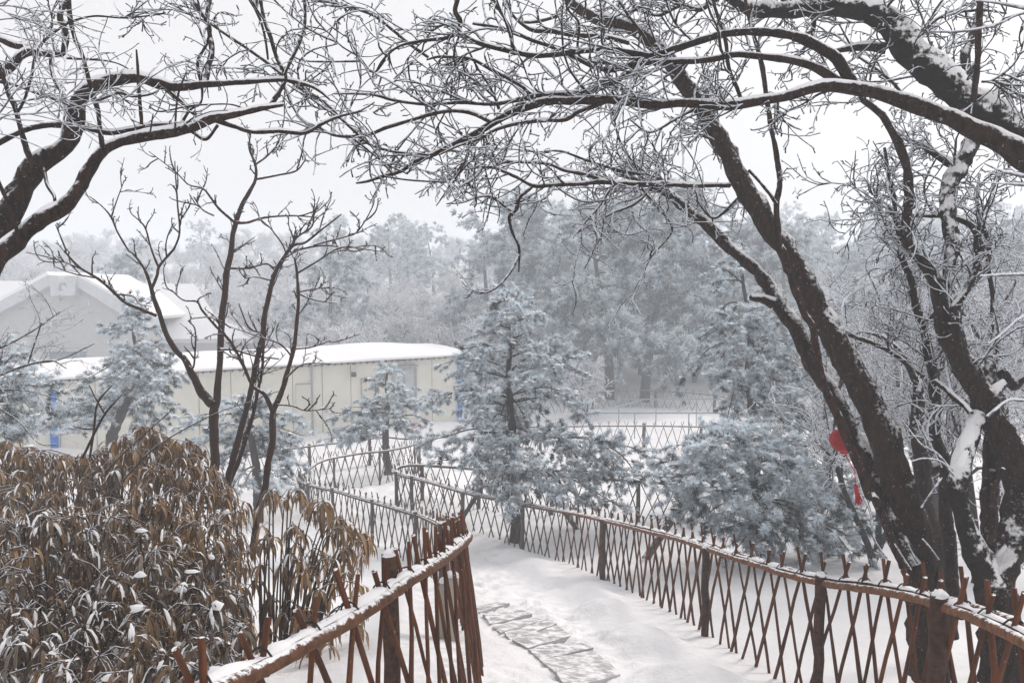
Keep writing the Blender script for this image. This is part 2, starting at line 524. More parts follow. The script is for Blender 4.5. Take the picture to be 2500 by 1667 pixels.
def hit(px, py, d0=2.0, d1=60.0):                         # where a line of sight meets the ground
    ds = np.linspace(d0, d1, 500)
    pts = np.array([P(px, py, d) for d in ds])
    under = pts[:, 2] < ground_z(pts[:, :2])
    i = int(np.argmax(under)) if under.any() else len(ds) - 1
    return pts[i]


ys = np.concatenate([np.arange(-12, 2, 0.4), np.arange(2, 4, 0.06), np.arange(4, 12, 0.05), np.arange(12, 17, 0.08), np.arange(17, 30, 0.12), np.arange(30, 60, 0.5), np.geomspace(60, 520, 40)])
xs_in = np.arange(-3.4, 3.6, 0.055)
grow_x = 3.8 + np.cumsum(0.06 * 1.085 ** np.arange(80))
grow_x = grow_x[grow_x < 530]
xs = np.concatenate([-(grow_x[::-1] - 0.2), xs_in, grow_x])
gx, gy = np.meshgrid(xs, ys)
gxy = np.c_[gx.ravel(), gy.ravel()]
gzv = ground_z(gxy)
ny, nx = gx.shape
ii = (np.arange(ny - 1)[:, None] * nx + np.arange(nx - 1)[None]).ravel()
ground = obj('snow_ground', new_mesh('snow_ground', np.c_[gxy, gzv], np.c_[ii, ii + 1, ii + nx + 1, ii + nx]), M['snow'], kind='structure')

# ------------------------------------------------------------------ lattice fences
rng = np.random.default_rng(7)


def stick_mesh(name, r, seed, seg=6, sides=6):
    g = np.random.default_rng(seed)
    t = np.linspace(0, 1, seg + 1)
    bend = g.normal(0, 0.006, (2,))
    kink = g.normal(0, 0.0022, (seg + 1, 2))
    p = np.c_[np.sin(t * math.pi)[:, None] * bend + kink, t]
    rr = r * (1 + g.normal(0, 0.07, seg + 1)) * np.linspace(1.12, 0.92, seg + 1)
    ge = Geo()
    # unit length along z; x and y in metres
    th = np.arange(sides) / sides * 2 * math.pi
    v = np.concatenate([np.c_[p[i, 0] + rr[i] * np.cos(th), p[i, 1] + rr[i] * np.sin(th), np.full(sides, t[i])] for i in range(seg + 1)])
    i = np.arange(seg)[:, None] * sides
    j = np.arange(sides)[None]
    q = np.stack([i + j, i + (j + 1) % sides, i + sides + (j + 1) % sides, i + sides + j], -1).reshape(-1, 4)
    ge.add(v, q)
    top = v[-sides:]
    ge.add(np.vstack([top, top.mean(0) + [0, 0, 0.001]]), None, [[k, (k + 1) % sides, sides] for k in range(sides)])
    return ge.mesh(name)


STICKS = {}
for key, r in (('near', 0.0125), ('mid', 0.0115)):
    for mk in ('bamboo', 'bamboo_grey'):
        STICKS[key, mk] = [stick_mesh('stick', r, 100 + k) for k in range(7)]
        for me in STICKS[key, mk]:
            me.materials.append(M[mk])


def ring_mesh(R, r):
    ge = Geo()
    a = np.arange(13) / 12 * 2 * math.pi
    ge.tubes(np.c_[np.cos(a) * R, np.zeros(13), np.sin(a) * R * 1.15][None], np.full((1, 13), r), 5)
    return ge.mesh('tie')


RING = ring_mesh(0.046, 0.0042)
RING.materials.append(M['wire'])


def place(o, base, top, scale_xy=1.0, spin=0.0):
    d = Vector(top - base)
    q = d.to_track_quat('Z', 'Y')
    o.matrix_local = Matrix.Translation(Vector(base)) @ q.to_matrix().to_4x4() @ Matrix.Rotation(spin, 4, 'Z') @ Matrix.Diagonal((scale_xy, scale_xy, d.length, 1))


def to_px(w):
    v = w - CAM
    d = v @ _f
    return np.stack([1250 + F_PX * (v @ _r) / d, 833.5 - F_PX * (v @ _u) / d], -1)


def post_mesh(name, r, seed):
    g = np.random.default_rng(seed)
    ge = Geo()
    t = np.linspace(0, 1, 8)
    pts = np.c_[g.normal(0, 0.004, 8), g.normal(0, 0.004, 8), t]
    ge.tubes(pts[None], (r * (1 + g.normal(0, 0.03, 8)))[None], 10)
    top = ge.v[0].reshape(8, 10, 3)[-1]
    me = ge.mesh(name)
    return me


def cap_mesh(r, hgt, seed, n=10, m=5):                               # a lump of snow sitting on a post top
    g = np.random.default_rng(seed)
    ge = Geo()
    rows = []
    for i in range(m):
        ph = i / m * math.pi / 2
        th = np.arange(n) / n * 2 * math.pi
        rr = r * math.cos(ph) * (1 + g.normal(0, 0.12, n))
        rows.append(np.c_[rr * np.cos(th), rr * np.sin(th), hgt * math.sin(ph) * (1 + g.normal(0, 0.18, n))])
    v = np.vstack(rows + [np.array([[0, 0, hgt]])])
    q = [[i * n + j, i * n + (j + 1) % n, (i + 1) * n + (j + 1) % n, (i + 1) * n + j] for i in range(m - 1) for j in range(n)]
    t = [[(m - 1) * n + j, (m - 1) * n + (j + 1) % n, m * n] for j in range(n)]
    ge.add(v, q, t)
    return ge.mesh('snow_cap')


def rail_snow(path, w, h, seed):
    g = np.random.default_rng(seed)
    wv = Waves(seed, 1, 12, 0.8, 5.0)
    s = np.r_[0, np.cumsum(np.linalg.norm(np.diff(path, axis=0), axis=1))]
    k = np.clip(0.72 + 0.42 * wv(s[:, None]), 0.05, 1.6)
    tan = unit(np.gradient(path, axis=0))
    side = unit(np.cross(tan, UP))
    th = np.linspace(0, math.pi, 6)
    ring = path[:, None] + side[:, None] * (np.cos(th) * w)[None, :, None] * np.clip(k, 0.5, 1.2)[:, None, None] + UP * (np.sin(th) * h)[None, :, None] * k[:, None, None]
    n, m = len(path), 6
    i = np.arange(n - 1)[:, None] * m
    j = np.arange(m - 1)[None]
    return new_mesh('snow', ring.reshape(-1, 3), np.stack([i + j, i + j + 1, i + m + j + 1, i + m + j], -1).reshape(-1, 4))


def fence(line, label, spacing, posts, near_to=0.0, grey_from=0.0, ties_to=0.0, h=H_RAIL, over=0.165, rail_r=0.03, post_r=0.05, shift=1.0, snow_to=99.0, lean=0.0):
    path = catmull(LW[line], 0.035 if ties_to else 0.1)
    root_xy = path[len(path) // 2]
    root = thing('lattice_fence', label, 'fence', (root_xy[0], root_xy[1], gz(*root_xy[:2])))
    rl = np.array(root.location)
    s = np.r_[0, np.cumsum(np.linalg.norm(np.diff(path[:, :2], axis=0), axis=1))]
    L = s[-1]

    def at(u):
        u = np.clip(u, 0, L)
        p = np.array([np.interp(u, s, path[:, k]) for k in range(3)])
        q = np.array([np.interp(min(u + 0.05, L), s, path[:, k]) for k in range(3)])
        o = np.array([np.interp(max(u - 0.05, 0), s, path[:, k]) for k in range(3)])
        return p, unit((q - o) * [1, 1, 0])
    wob = Waves(len(label), 1, 6, 0.1, 0.5)
    # rails: one on each face of the lattice
    tan = unit(np.gradient(path, axis=0) * [1, 1, 0])
    side = np.cross(tan, UP)
    jit = 0.006 * wob(s[:, None])[:, None] * UP
    dep = (path - CAM) @ _f
    for sg, rr in ((1, rail_r), (-1, rail_r * 0.8)):
        rp = path + side * sg * (rail_r + 0.014) + jit - UP * (0.0 if sg > 0 else 0.012)
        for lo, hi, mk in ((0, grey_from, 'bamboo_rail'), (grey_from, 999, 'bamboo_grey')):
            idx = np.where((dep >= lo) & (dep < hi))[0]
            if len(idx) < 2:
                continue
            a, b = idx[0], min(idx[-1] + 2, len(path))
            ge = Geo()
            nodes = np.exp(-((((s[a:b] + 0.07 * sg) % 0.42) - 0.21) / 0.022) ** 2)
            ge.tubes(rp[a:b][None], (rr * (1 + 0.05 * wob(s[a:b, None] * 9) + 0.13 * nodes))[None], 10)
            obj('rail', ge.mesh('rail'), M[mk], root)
    idx = dep < snow_to
    if idx.sum() > 2:
        a, b = np.where(idx)[0][[0, -1]]
        obj('snow', rail_snow(path[a:b + 1] + UP * rail_r * 0.62, rail_r * 1.15, rail_r * 0.62, 40 + len(label)), M['snow_soft'], root)
    # crossing sticks
    k, u = 0, spacing * 0.5
    while u < L:
        p, tg = at(u)
        d = float((p - CAM) @ _f)
        px = to_px(p[None])[0]
        if -250 < px[0] < 2760 and px[1] < 1900:
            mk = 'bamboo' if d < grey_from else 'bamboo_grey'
            for sg in (1, -1):
                b, _ = at(u - sg * spacing * shift * rng.uniform(0.8, 1.2))
                nrm = np.cross(tg, UP)
                zb = p[2] - h + (b[2] - p[2]) - 0.08
                base = np.array([b[0], b[1], zb]) + nrm * (sg * 0.014 + (lean if d < 8 else 0.0))
                rail = p + nrm * sg * 0.012 + tg * rng.normal(0, 0.012)
                dirn = rail - base
                top = rail + dirn / np.linalg.norm(dirn) * over * rng.uniform(0.75, 1.3)
                o = bpy.data.objects.new('stick', random.Random(k * 3 + sg).choice(STICKS['near' if d < near_to else 'mid', mk]))
                COL.objects.link(o)
                o.parent = root
                place(o, base - rl, top - rl, rng.uniform(0.88, 1.15), rng.uniform(0, 6))
            if d < ties_to:
                t = bpy.data.objects.new('tie', RING)
                COL.objects.link(t)
                t.parent = root
                a = math.atan2(tg[1], tg[0])
                t.matrix_local = Matrix.Translation(Vector(p - rl)) @ Matrix.Rotation(a + math.pi / 2, 4, 'Z') @ Matrix.Rotation(rng.normal(0, 0.15), 4, 'X')
        u += spacing * rng.uniform(0.9, 1.1)
        k += 1
    # posts
    pp = to_px(path)
    for n, (x, y, rs, extra) in enumerate(posts):
        i = int(np.argmin(((pp - [x, y]) ** 2).sum(1)))
        p = path[i]
        nrm = side[i]
        base = np.array([p[0], p[1], p[2] - h - 0.15]) - nrm * (post_r * rs + 0.02)
        top = np.array([p[0], p[1], p[2] + extra]) - nrm * (post_r * rs + 0.02)
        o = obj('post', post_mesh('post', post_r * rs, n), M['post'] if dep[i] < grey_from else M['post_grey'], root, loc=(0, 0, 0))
        place(o, base - rl, top - rl)
        c = obj('snow_cap', cap_mesh(post_r * rs * 0.98, 0.03, n), M['snow_soft'], root, loc=Vector(top - rl - [0, 0, 0.002]))
    return root


fence('A', 'long brown lattice fence from the leaning trunks along the path, enclosing the pines', 0.285,
      [(2325, 1482, 0.95, 0.05), (2022, 1417, 0.9, 0.04), (1738, 1342, 0.9, 0.01), (1481, 1272, 1.1, 0.02), (1283, 1230, 1.0, 0.0), (1135, 1201, 1.0, 0.02), (1010, 1166, 1.0, 0.05), (972, 1154, 0.9, 0.05),
       (1026, 1135, 1.1, 0.03), (1165, 1145, 1.1, 0.02), (1345, 1160, 1.1, 0.04), (1558, 1173, 1.1, 0.04), (1660, 1181, 1.1, 0.0), (2083, 1187, 1.1, 0.04)],
      near_to=10, grey_from=13.5, ties_to=8.5, rail_r=0.031, post_r=0.042, shift=1.35)
fence('B', 'reddish bamboo lattice fence beside the brown bush, curling round the bend of the path', 0.285,
      [(984, 1414, 1.1, 0.12), (1088, 1285, 1.2, 0.05), (1022, 1256, 0.9, 0.06), (914, 1225, 0.9, 0.06), (818, 1197, 0.9, 0.06), (758, 1183, 1.0, 0.06), (818, 1117, 0.8, 0.02), (930, 1101, 0.8, 0.02), (1016, 1082, 0.8, 0.02)],
      near_to=10, grey_from=12.0, ties_to=7.5, rail_r=0.028, post_r=0.037, shift=1.35, h=1.0, lean=0.13)
fence('D', 'grey lattice fence behind the small pine, in front of the cream building', 0.33, [(756, 1090, 1.0, 0.06), (905, 1070, 1.0, 0.05)], rail_r=0.028, snow_to=0)
fence('E', 'straight grey lattice fence across the white field behind the pines', 0.33,
      [(1322, 1040, 1.1, 0.05), (1446, 1040, 1.1, 0.05), (1571, 1040, 1.3, 0.08), (1711, 1041, 1.1, 0.08), (1850, 1043, 1.1, 0.05), (2010, 1046, 1.1, 0.05), (2250, 1047, 1.1, 0.05)], rail_r=0.028, snow_to=0)
fence('F', 'farthest lattice fence, faint in the mist at the foot of the wooded slope', 0.42,
      [(1136, 985, 1.3, 0.05), (1270, 973, 1.2, 0.05), (1450, 957, 1.2, 0.05), (1603, 955, 1.5, 0.1), (1741, 964, 1.5, 0.05), (1900, 986, 1.3, 0.05), (2100, 1000, 1.3, 0.05), (2300, 998, 1.3, 0.05)], rail_r=0.03, snow_to=0, over=0.16)

# ------------------------------------------------------------------ stepping slabs in the trampled path
slab_root = thing('stone_path', 'row of grey stone slabs showing through the trampled snow of the path', 'path', (*hit(1330, 1590)[:2], hit(1330, 1590)[2]))
SLABS = [[(1270, 1385), (1560, 1330), (1640, 1388), (1335, 1440)], [(1335, 1447), (1645, 1394), (1712, 1450), (1420, 1530)], [(1175, 1335), (1440, 1253), (1510, 1300), (1268, 1378)],
         [(1135, 1298), (1392, 1208), (1438, 1248), (1168, 1326)], [(1062, 1250), (1300, 1192), (1384, 1203), (1112, 1288)], [(1010, 1190), (1240, 1150), (1290, 1184), (1050, 1243)],
         [(960, 1140), (1110, 1100), (1160, 1127), (990, 1172)], [(1424, 1537), (1718, 1457), (1800, 1530), (1490, 1600)]]
for sl in SLABS:
    c = np.array([hit(*V(8, *p), 3, 14) for p in sl])
    nn = 9
    a, b, cc, dd = c
    uu, vv = np.meshgrid(np.linspace(0, 1, nn), np.linspace(0, 1, nn))
    uu, vv = uu.ravel()[:, None], vv.ravel()[:, None]
    top = (a * (1 - uu) + b * uu) * (1 - vv) + (dd * (1 - uu) + cc * uu) * vv
    zc = ground_z(top[:, :2])
    pl = np.linalg.lstsq(np.c_[top[:, :2], np.ones(len(top))], zc, rcond=None)[0]
    z0 = np.c_[top[:, :2], np.ones(len(top))] @ pl
    top[:, 2] = z0 + 0.002 + np.quantile(zc - z0, 0.95) + 0.002 * Waves(9, 2, 12, 0.5, 2)(top[:, :2])
    edge_j = 0.004 * np.random.default_rng(int(sl[0][0])).normal(size=(len(top), 2))
    onb = ((uu < 0.01) | (uu > 0.99) | (vv < 0.01) | (vv > 0.99)).ravel()
    top[onb, :2] += edge_j[onb]
    idx = np.arange(nn * nn).reshape(nn, nn)
    q = np.stack([idx[:-1, :-1], idx[:-1, 1:], idx[1:, 1:], idx[1:, :-1]], -1).reshape(-1, 4)
    rim = np.r_[idx[0], idx[1:, -1], idx[-1, -2::-1], idx[-2:0:-1, 0]]
    low = top[rim] - [0, 0, 0.12]
    ge = Geo()
    ge.add(np.vstack([top, low]), np.vstack([q[:, ::-1], np.c_[rim, np.roll(rim, -1), nn * nn + np.roll(np.arange(len(rim)), -1), nn * nn + np.arange(len(rim))]]))
    obj('slab', ge.mesh('slab', smooth=False), M['slab'], slab_root)

# ------------------------------------------------------------------ buildings
def prism(poly, depth, name='prism'):
    """front polygon (world points) pushed back by the vector depth"""
    f = np.asarray(poly, float)
    n = len(f)
    me = bpy.data.meshes.new(name)
    faces = [list(range(n)), list(range(2 * n - 1, n - 1, -1))] + [[i, n + i, n + (i + 1) % n, (i + 1) % n] for i in range(n)]
    me.from_pydata([tuple(v) for v in np.vstack([f, f + np.asarray(depth, float)])], [], faces)
    me.update()
    return me


# long cream prefabricated building
WR, WLp = P(1125, 1030, 34.0), P(163, 1096, 28.0)
we = unit((WLp - WR) * [1, 1, 0])                         # runs left along the wall
wn_ = np.array([-we[1], we[0], 0])
if wn_[1] > 0:
    wn_ = -wn_                                            # faces the camera
ZB = min(WR[2], WLp[2]) - 0.3
ZE0, ZE1 = P(1120, 869, 34.0)[2], P(162, 927, 28.0)[2]
ULEN = float((WLp - WR) @ we)


def W1(u, z, out=0.0):
    return np.array([WR[0], WR[1], 0]) + we * u + wn_ * out + UP * z


def zeave(u):
    return ZE0 + (ZE1 - ZE0) * u / ULEN


b1 = thing('cream_building', 'long low cream panel building with a thick snow roof and blue corner posts', 'building', (*W1(8, 0)[:2], ZB))
UMAX = 19.0
ax = np.array([we, wn_, UP])
ge = Geo()
ge.box((W1(UMAX / 2, 0, -3.06) + UP * ((ZB + ZE1) / 2)), (UMAX - 0.1, 5.9, ZE1 - ZB - 0.05), ax)
obj('wall_core', ge.mesh('wall_core', smooth=False), M['trim'], b1)
u, k = 0.14, 0
while u < UMAX:
    w = 1.16
    za, zb = ZB, zeave(u + w / 2) - 0.02
    ge = Geo()
    ge.box(W1(u + w / 2, (za + zb) / 2, -0.04), (w - 0.022, 0.08, zb - za), ax)
    obj('wall_panel', ge.mesh('wall_panel', smooth=False), M['cream'], b1)
    u += w
    k += 1
for uu_ in (0.06, 15.4):
    ge = Geo()
    ge.box(W1(uu_, (ZB + zeave(uu_) - 0.03) / 2, 0.02), (0.17 if uu_ < 1 else 0.24, 0.19, zeave(uu_) - ZB - 0.03), ax)
    obj('corner_post', ge.mesh('corner_post', smooth=False), M['blue'], b1)


def u_of(px, d_guess=32.0):                               # wall coordinate under a photo column
    us = np.linspace(-1, UMAX, 800)
    pts = np.array([W1(t, -3.0) for t in us])
    return float(us[np.argmin(abs(to_px(pts)[:, 0] - px))])


def wall_box(name, px0, px1, py0, py1, mat, t=0.05, out=0.03, parent=None):
    ua, ub = u_of(px1), u_of(px0)
    d = float((W1((ua + ub) / 2, -3) - CAM) @ _f)
    z0, z1 = P(1000, py1, d)[2], P(1000, py0, d)[2]
    ge = Geo()
    ge.box(W1((ua + ub) / 2, (z0 + z1) / 2, out), (abs(ub - ua), t, z1 - z0), ax)
    return obj(name, ge.mesh(name, smooth=False), mat, b1 if parent is None else parent, loc=None if parent is None else -b1.location if parent is b1 else (0, 0, 0))


win = wall_box('window', 959, 1014, 895, 967, M['greywindow'], 0.05, 0.03)
for a in ((957, 961, 893, 970), (985, 987, 897, 966), (1012, 1016, 893, 970), (957, 1016, 966, 970)):
    wall_box('window_bar', *a, M['trim'], 0.03, 0.075, parent=None)
wall_box('window_hood', 950, 1018, 891, 895, M['trim'], 0.25, 0.13)
door = wall_box('door', 884, 921, 925, 1050, M['cream_door'], 0.04, 0.03)
for a in ((882, 884, 923, 1050), (921, 923, 923, 1050), (882, 923, 922, 925)):
    wall_box('door_frame', *a, M['trim'], 0.05, 0.04)
wall_box('door', 722, 760, 938, 1060, M['cream_door'], 0.04, 0.03)
wall_box('door_frame', 722, 760, 936, 938, M['trim'], 0.05, 0.04)
for pxp in (762, 930):
    ge = Geo()
    uq = u_of(pxp)
    ge.tubes(np.array([[W1(uq, z, 0.07) for z in np.linspace(ZB, zeave(uq) - 0.05, 5)]]), np.full((1, 5), 0.035), 8)
    if pxp < 800:
        obj('downpipe', ge.mesh('downpipe'), M['trim'], b1)
wall_box('floodlight', 857, 867, 907, 918, M['lamp'], 0.16, 0.2)
wall_box('lamp_bracket', 860, 866, 884, 888, M['lamp'], 0.3, 0.15)
# corrugated eave and the snow on the roof
ge = Geo()
for u in np.arange(-0.25, UMAX, 0.26):
    a = W1(u, zeave(u) + 0.015, 0.36)
    ge.tubes(np.array([[a, a - wn_ * 0.5]]), np.full((1, 2), 0.045), 6)
obj('eave_tiles', ge.mesh('eave_tiles'), M['trim'], b1, kind='stuff')
ge = Geo()
for u in np.arange(-0.3, UMAX, 0.5):
    pass
wvr = Waves(77, 1, 12, 0.1, 0.7)
us = np.linspace(-0.38, UMAX, 90)
prof = []
for u in us:
    hf = min(1.0, (u + 0.5) / 3.4) ** 0.8
    e = 0.38 + 0.02 * wvr([[u]])[0]
    z = zeave(u) + 0.05
    th_ = 0.11 + 0.02 * wvr([[u * 0.7 + 9]])[0]
    pr = [(e - 0.08, 0), (e, 0.05), (e + 0.01, th_ * 0.6), (e - 0.07, th_), (e - 0.4, th_ + 0.06), (-1.2, th_ + 0.06 + 0.18 * hf), (-3.1, th_ + 0.08 + 0.30 * hf), (-5.2, th_ + 0.05 + 0.15 * hf), (-6.4, th_), (-6.4, 0)]
    prof.append([W1(u, z + dz, o) for o, dz in pr])
prof = np.array(prof)
n, m = prof.shape[:2]
i = np.arange(n - 1)[:, None] * m
j = np.arange(m)[None]
q = np.stack([i + j, i + (j + 1) % m, i + m + (j + 1) % m, i + m + j], -1).reshape(-1, 4)
me = new_mesh('snow_roof', prof.reshape(-1, 3), q)
ge = Geo()
ge.add(prof.reshape(-1, 3), q)
for s_ in (0, n - 1):
    ring = prof[s_]
    ge.add(np.vstack([ring, ring.mean(0)]), None, [[a, (a + 1) % m, m] for a in range(m)])
obj('snow_roof', ge.mesh('snow_roof'), M['snow_soft'], b1)

# grey gabled house in the mist
R2 = lambda x, y: (x / 3.672, 640 + y / 3.672)
b2 = thing('gabled_house', 'pale grey gabled house with snow-white roof, half hidden in mist', 'house', P(149, 900, 50))


def B2(name, pts, d, t, mat, back=None):
    w = [P(*R2(*p), d) for p in pts]
    return obj(name, prism(w, (0, t, 0), name), mat, b2)


B2('gable_wall', [(-900, 960), (-600, 790), (0, 430), (440, 190), (670, 190), (1295, 560), (1295, 1100), (-900, 1100)], 50.0, 6.0, M['render_grey'])
B2('verge_beam', [(-700, 730), (430, 115), (455, 205), (-700, 830)], 49.5, 0.9, M['concrete'])
B2('verge_beam', [(680, 125), (1380, 510), (1380, 582), (1290, 590), (668, 207)], 49.5, 0.9, M['concrete'])
B2('ridge_block', [(430, 115), (520, 125), (525, 258), (605, 258), (580, 135), (680, 125), (668, 300), (455, 302)], 49.3, 1.2, M['concrete'])
B2('notch_snow', [(525, 258), (530, 215), (560, 205), (600, 235), (606, 258)], 49.6, 0.8, M['snow_soft'])
B2('wall_band', [(-900, 768), (1295, 742), (1295, 749), (-900, 775)], 49.96, 0.1, M['concrete'])
B2('window', [(442, 800), (765, 795), (765, 870), (442, 870)], 49.94, 0.2, M['glass'])
B2('window_frame', [(430, 790), (778, 785), (778, 797), (430, 802)], 49.90, 0.2, M['concrete'])
B2('snow_cover', [(-700, 700), (418, 85), (440, 116), (-700, 740)], 49.6, 6.5, M['snow_soft'])
B2('snow_cover', [(672, 128), (700, 100), (1400, 486), (1380, 514)], 49.6, 6.5, M['snow_soft'])
# the main roof running across behind the gable
ra, rb = P(-150, 683, 57), P(474, 693, 57)
ea, eb = P(-300, 832, 52.3), P(613, 826, 52.0)
mid = (rb + eb) / 2
f = [ra, rb, P(531, 780, 53.6), eb, ea]
obj('main_roof_snow', prism(f, (0, 0.6, -0.35), 'main_roof_snow'), M['snow_soft'], b2)
w = [P(300, 830, 52.6), P(600, 828, 52.6), P(600, 900, 52.6), P(300, 900, 52.6)]
obj('side_wall', prism(w, (0, 4.0, 0), 'side_wall'), M['render_grey'], b2)
ge = Geo()
for x in np.linspace(355, 612, 46):
    c = P(x, 829, 52.2)
    ge.tubes(np.array([[c, c + [0, 0.6, 0.1]]]), np.full((1, 2), 0.075), 6)
obj('eave_tiles', ge.mesh('eave_tiles'), M['trim'], b2, kind='stuff')

# ------------------------------------------------------------------ pipe frame in the field
pf = thing('pipe_frame', 'thin grey metal pipe frame standing in the snow between two fences', 'frame', hit(1610, 1040, 20, 45))


def pipe(a, b, r=0.028, name='pipe'):
    ge = Geo()
    ge.tubes(np.array([[a, (a + b) / 2, b]]), np.full((1, 3), r), 7)
    obj(name, ge.mesh(name), M['pipe'], pf)


pipe(Q(5, 1560, 960, 32), P(2240, 1008, 31))
for x in (1550, 1682, 1900, 2100):
    a = P(x, 1008, 31.8)
    pipe(a, np.array([a[0], a[1], gz(a[0], a[1]) - 0.1]), 0.024, 'leg')
pipe(Q(5, 1780, 881, 35), P(1790, 974, 35))
for x in (1511, 1602, 1701):
    a = P(x, 975, 35)
    pipe(a, np.array([a[0], a[1], gz(a[0], a[1]) - 0.1]), 0.022, 'leg')
pipe(Q(5, 1640, 958, 32), Q(5, 1930, 884, 35), 0.022, 'brace')
pipe(Q(5, 2120, 958, 32), Q(5, 2240, 884, 35), 0.022, 'brace')

# ------------------------------------------------------------------ pale posts behind the fence, timber props
for k, (x0, x1, yt, yb, lab) in enumerate(((1068, 1088, 1420, 1592, 'narrow pale green stone post leaning behind the bamboo fence'), (1086, 1118, 1405, 1604, 'wider pale green stone post behind the bamboo fence'))):
    d = 7.4
    a, b = P((x0 + x1) / 2 - 6, yb + 40, d), P((x0 + x1) / 2 + 6 - 4 * k, yt, d)
    t = thing('stone_post', lab, 'post', a)
    wdt = (x1 - x0) / F_PX * d
    ge = Geo()
    ez = unit(b - a)
    ex = unit(np.cross([0, 1, 0], ez)) if k else unit(np.cross([0, 1, 0], ez))
    ge.box((a + b) / 2, (wdt, 0.12, np.linalg.norm(b - a)), np.array([ex, np.cross(ez, ex), ez]))
    ob = obj('shaft', ge.mesh('shaft', smooth=False), M['pale_post'], t)
    bv = ob.modifiers.new('bevel', 'BEVEL')
    bv.width = 0.02
    bv.segments = 2
    obj('snow_cap', cap_mesh(wdt * 0.55, 0.04, 60 + k), M['snow_soft'], t, loc=Vector(b - a))


def prop(label, k, x0, y0, x1, y1, r, d_top=None):
    a = hit(*V(k, x0, y0), 4, 26)
    d = float((a - CAM) @ _f)
    b = P(*V(k, x1, y1), d if d_top is None else d_top)
    t = thing('support_prop', label, 'prop', a)
    ge = Geo()
    pts = np.array([a - 0.12 * unit(b - a) + (b - a) * s_ for s_ in np.linspace(0, 1, 6)])
    ge.tubes(pts[None], np.linspace(r * 1.05, r * 0.9, 6)[None], 9)
    obj('pole', ge.mesh('pole'), M['prop'], t)
    st = Geo()
    p0 = a + unit(np.cross(b - a, UP)) * r * 2.2
    st.tubes(np.array([[p0 - [0, 0, 0.2], p0 + [0, 0, 0.05], p0 + [0, 0, 0.26]]]), np.full((1, 3), r * 0.6), 7)
    obj('stake', st.mesh('stake'), M['post'], t)


prop('grey timber prop leaning up under the left boughs of the central pine', 8, 872, 650, 1035, 395, 0.05)
prop('grey timber prop leaning up under the long low bough of the central pine', 8, 1548, 684, 1400, 480, 0.055)
prop('thick grey timber prop leaning into the front pine by the fence', 8, 1945, 850, 2115, 600, 0.07)
prop('short grey timber prop in the gap under the front pine', 9, 555, 705, 612, 575, 0.06)
prop('dark timber prop leaning to the trunk of the tall rear pine, sloping up rightwards', 6, 690, 1100, 800, 985, 0.07, 19.2)
prop('dark timber prop leaning to the trunk of the tall rear pine, sloping up leftwards', 6, 900, 1080, 815, 980, 0.07, 19.2)

# ------------------------------------------------------------------ red lantern and ribbon
ln_c = Q(6, 1320, 1112, 7.4)
lr = 0.132
lan = thing('red_lantern', 'round red lantern with snow on top hanging behind the leaning trunk', 'lantern', ln_c - [0, 0, lr])
nu, nv = 48, 14
th = np.arange(nu) / nu * 2 * math.pi
rows = []
for i in range(nv + 1):
    ph = -math.pi / 2 + math.pi * (0.06 + 0.88 * i / nv)
    rr = lr * math.cos(ph) * (1 + 0.035 * np.abs(np.cos(th * 8)))
    rows.append(ln_c + np.c_[rr * np.cos(th), rr * np.sin(th), np.full(nu, lr * 0.92 * math.sin(ph))])
vv = np.vstack(rows)
i = np.arange(nv)[:, None] * nu
j = np.arange(nu)[None]
obj('lantern_body', new_mesh('lantern_body', vv, np.stack([i + j, i + (j + 1) % nu, i + nu + (j + 1) % nu, i + nu + j], -1).reshape(-1, 4)), M['red'], lan)
for s_ in (1, -1):
    ge = Geo()
    c = ln_c + UP * s_ * lr * 0.90
    ge.tubes(np.array([[c - UP * 0.012, c + UP * 0.012]]), np.full((1, 2), lr * 0.30), 14)
    obj('rim', ge.mesh('rim'), M['red_plain'], lan)
obj('snow_cap', cap_mesh(lr * 0.62, 0.05, 5), M['snow_soft'], lan, loc=Vector((ln_c + UP * lr * 0.74) - np.array(lan.location)))
ge = Geo()
a, b = ln_c + UP * lr * 0.9, Q(6, 1270, 880, 7.1)
ge.tubes(np.array([[a, (a + b) / 2, b]]), np.full((1, 3), 0.004), 5)
obj('hanging_cord', ge.mesh('hanging_cord'), M['red_plain'], lan)
a, b, c = ln_c - UP * lr * 0.9, Q(6, 1378, 1290, 7.4), Q(6, 1386, 1370, 7.4)
ge = Geo()
ge.tubes(np.array([[a, (a + b) / 2 + [0.01, 0, -0.02], b, c]]), np.full((1, 4), 0.005), 5)
obj('tassel_cord', ge.mesh('tassel_cord'), M['red_plain'], lan)
ge = Geo()
g = np.random.default_rng(3)
o_ = c + g.normal(0, 0.006, (40, 3))
e_ = Q(6, 1402, 1475, 7.4) + g.normal(0, 0.016, (40, 3))
ge.tubes(np.stack([o_, (o_ + e_) / 2 + g.normal(0, 0.004, (40, 3)), e_], 1), np.full((40, 3), 0.0035), 4)
obj('tassel', ge.mesh('tassel'), M['red_plain'], lan)

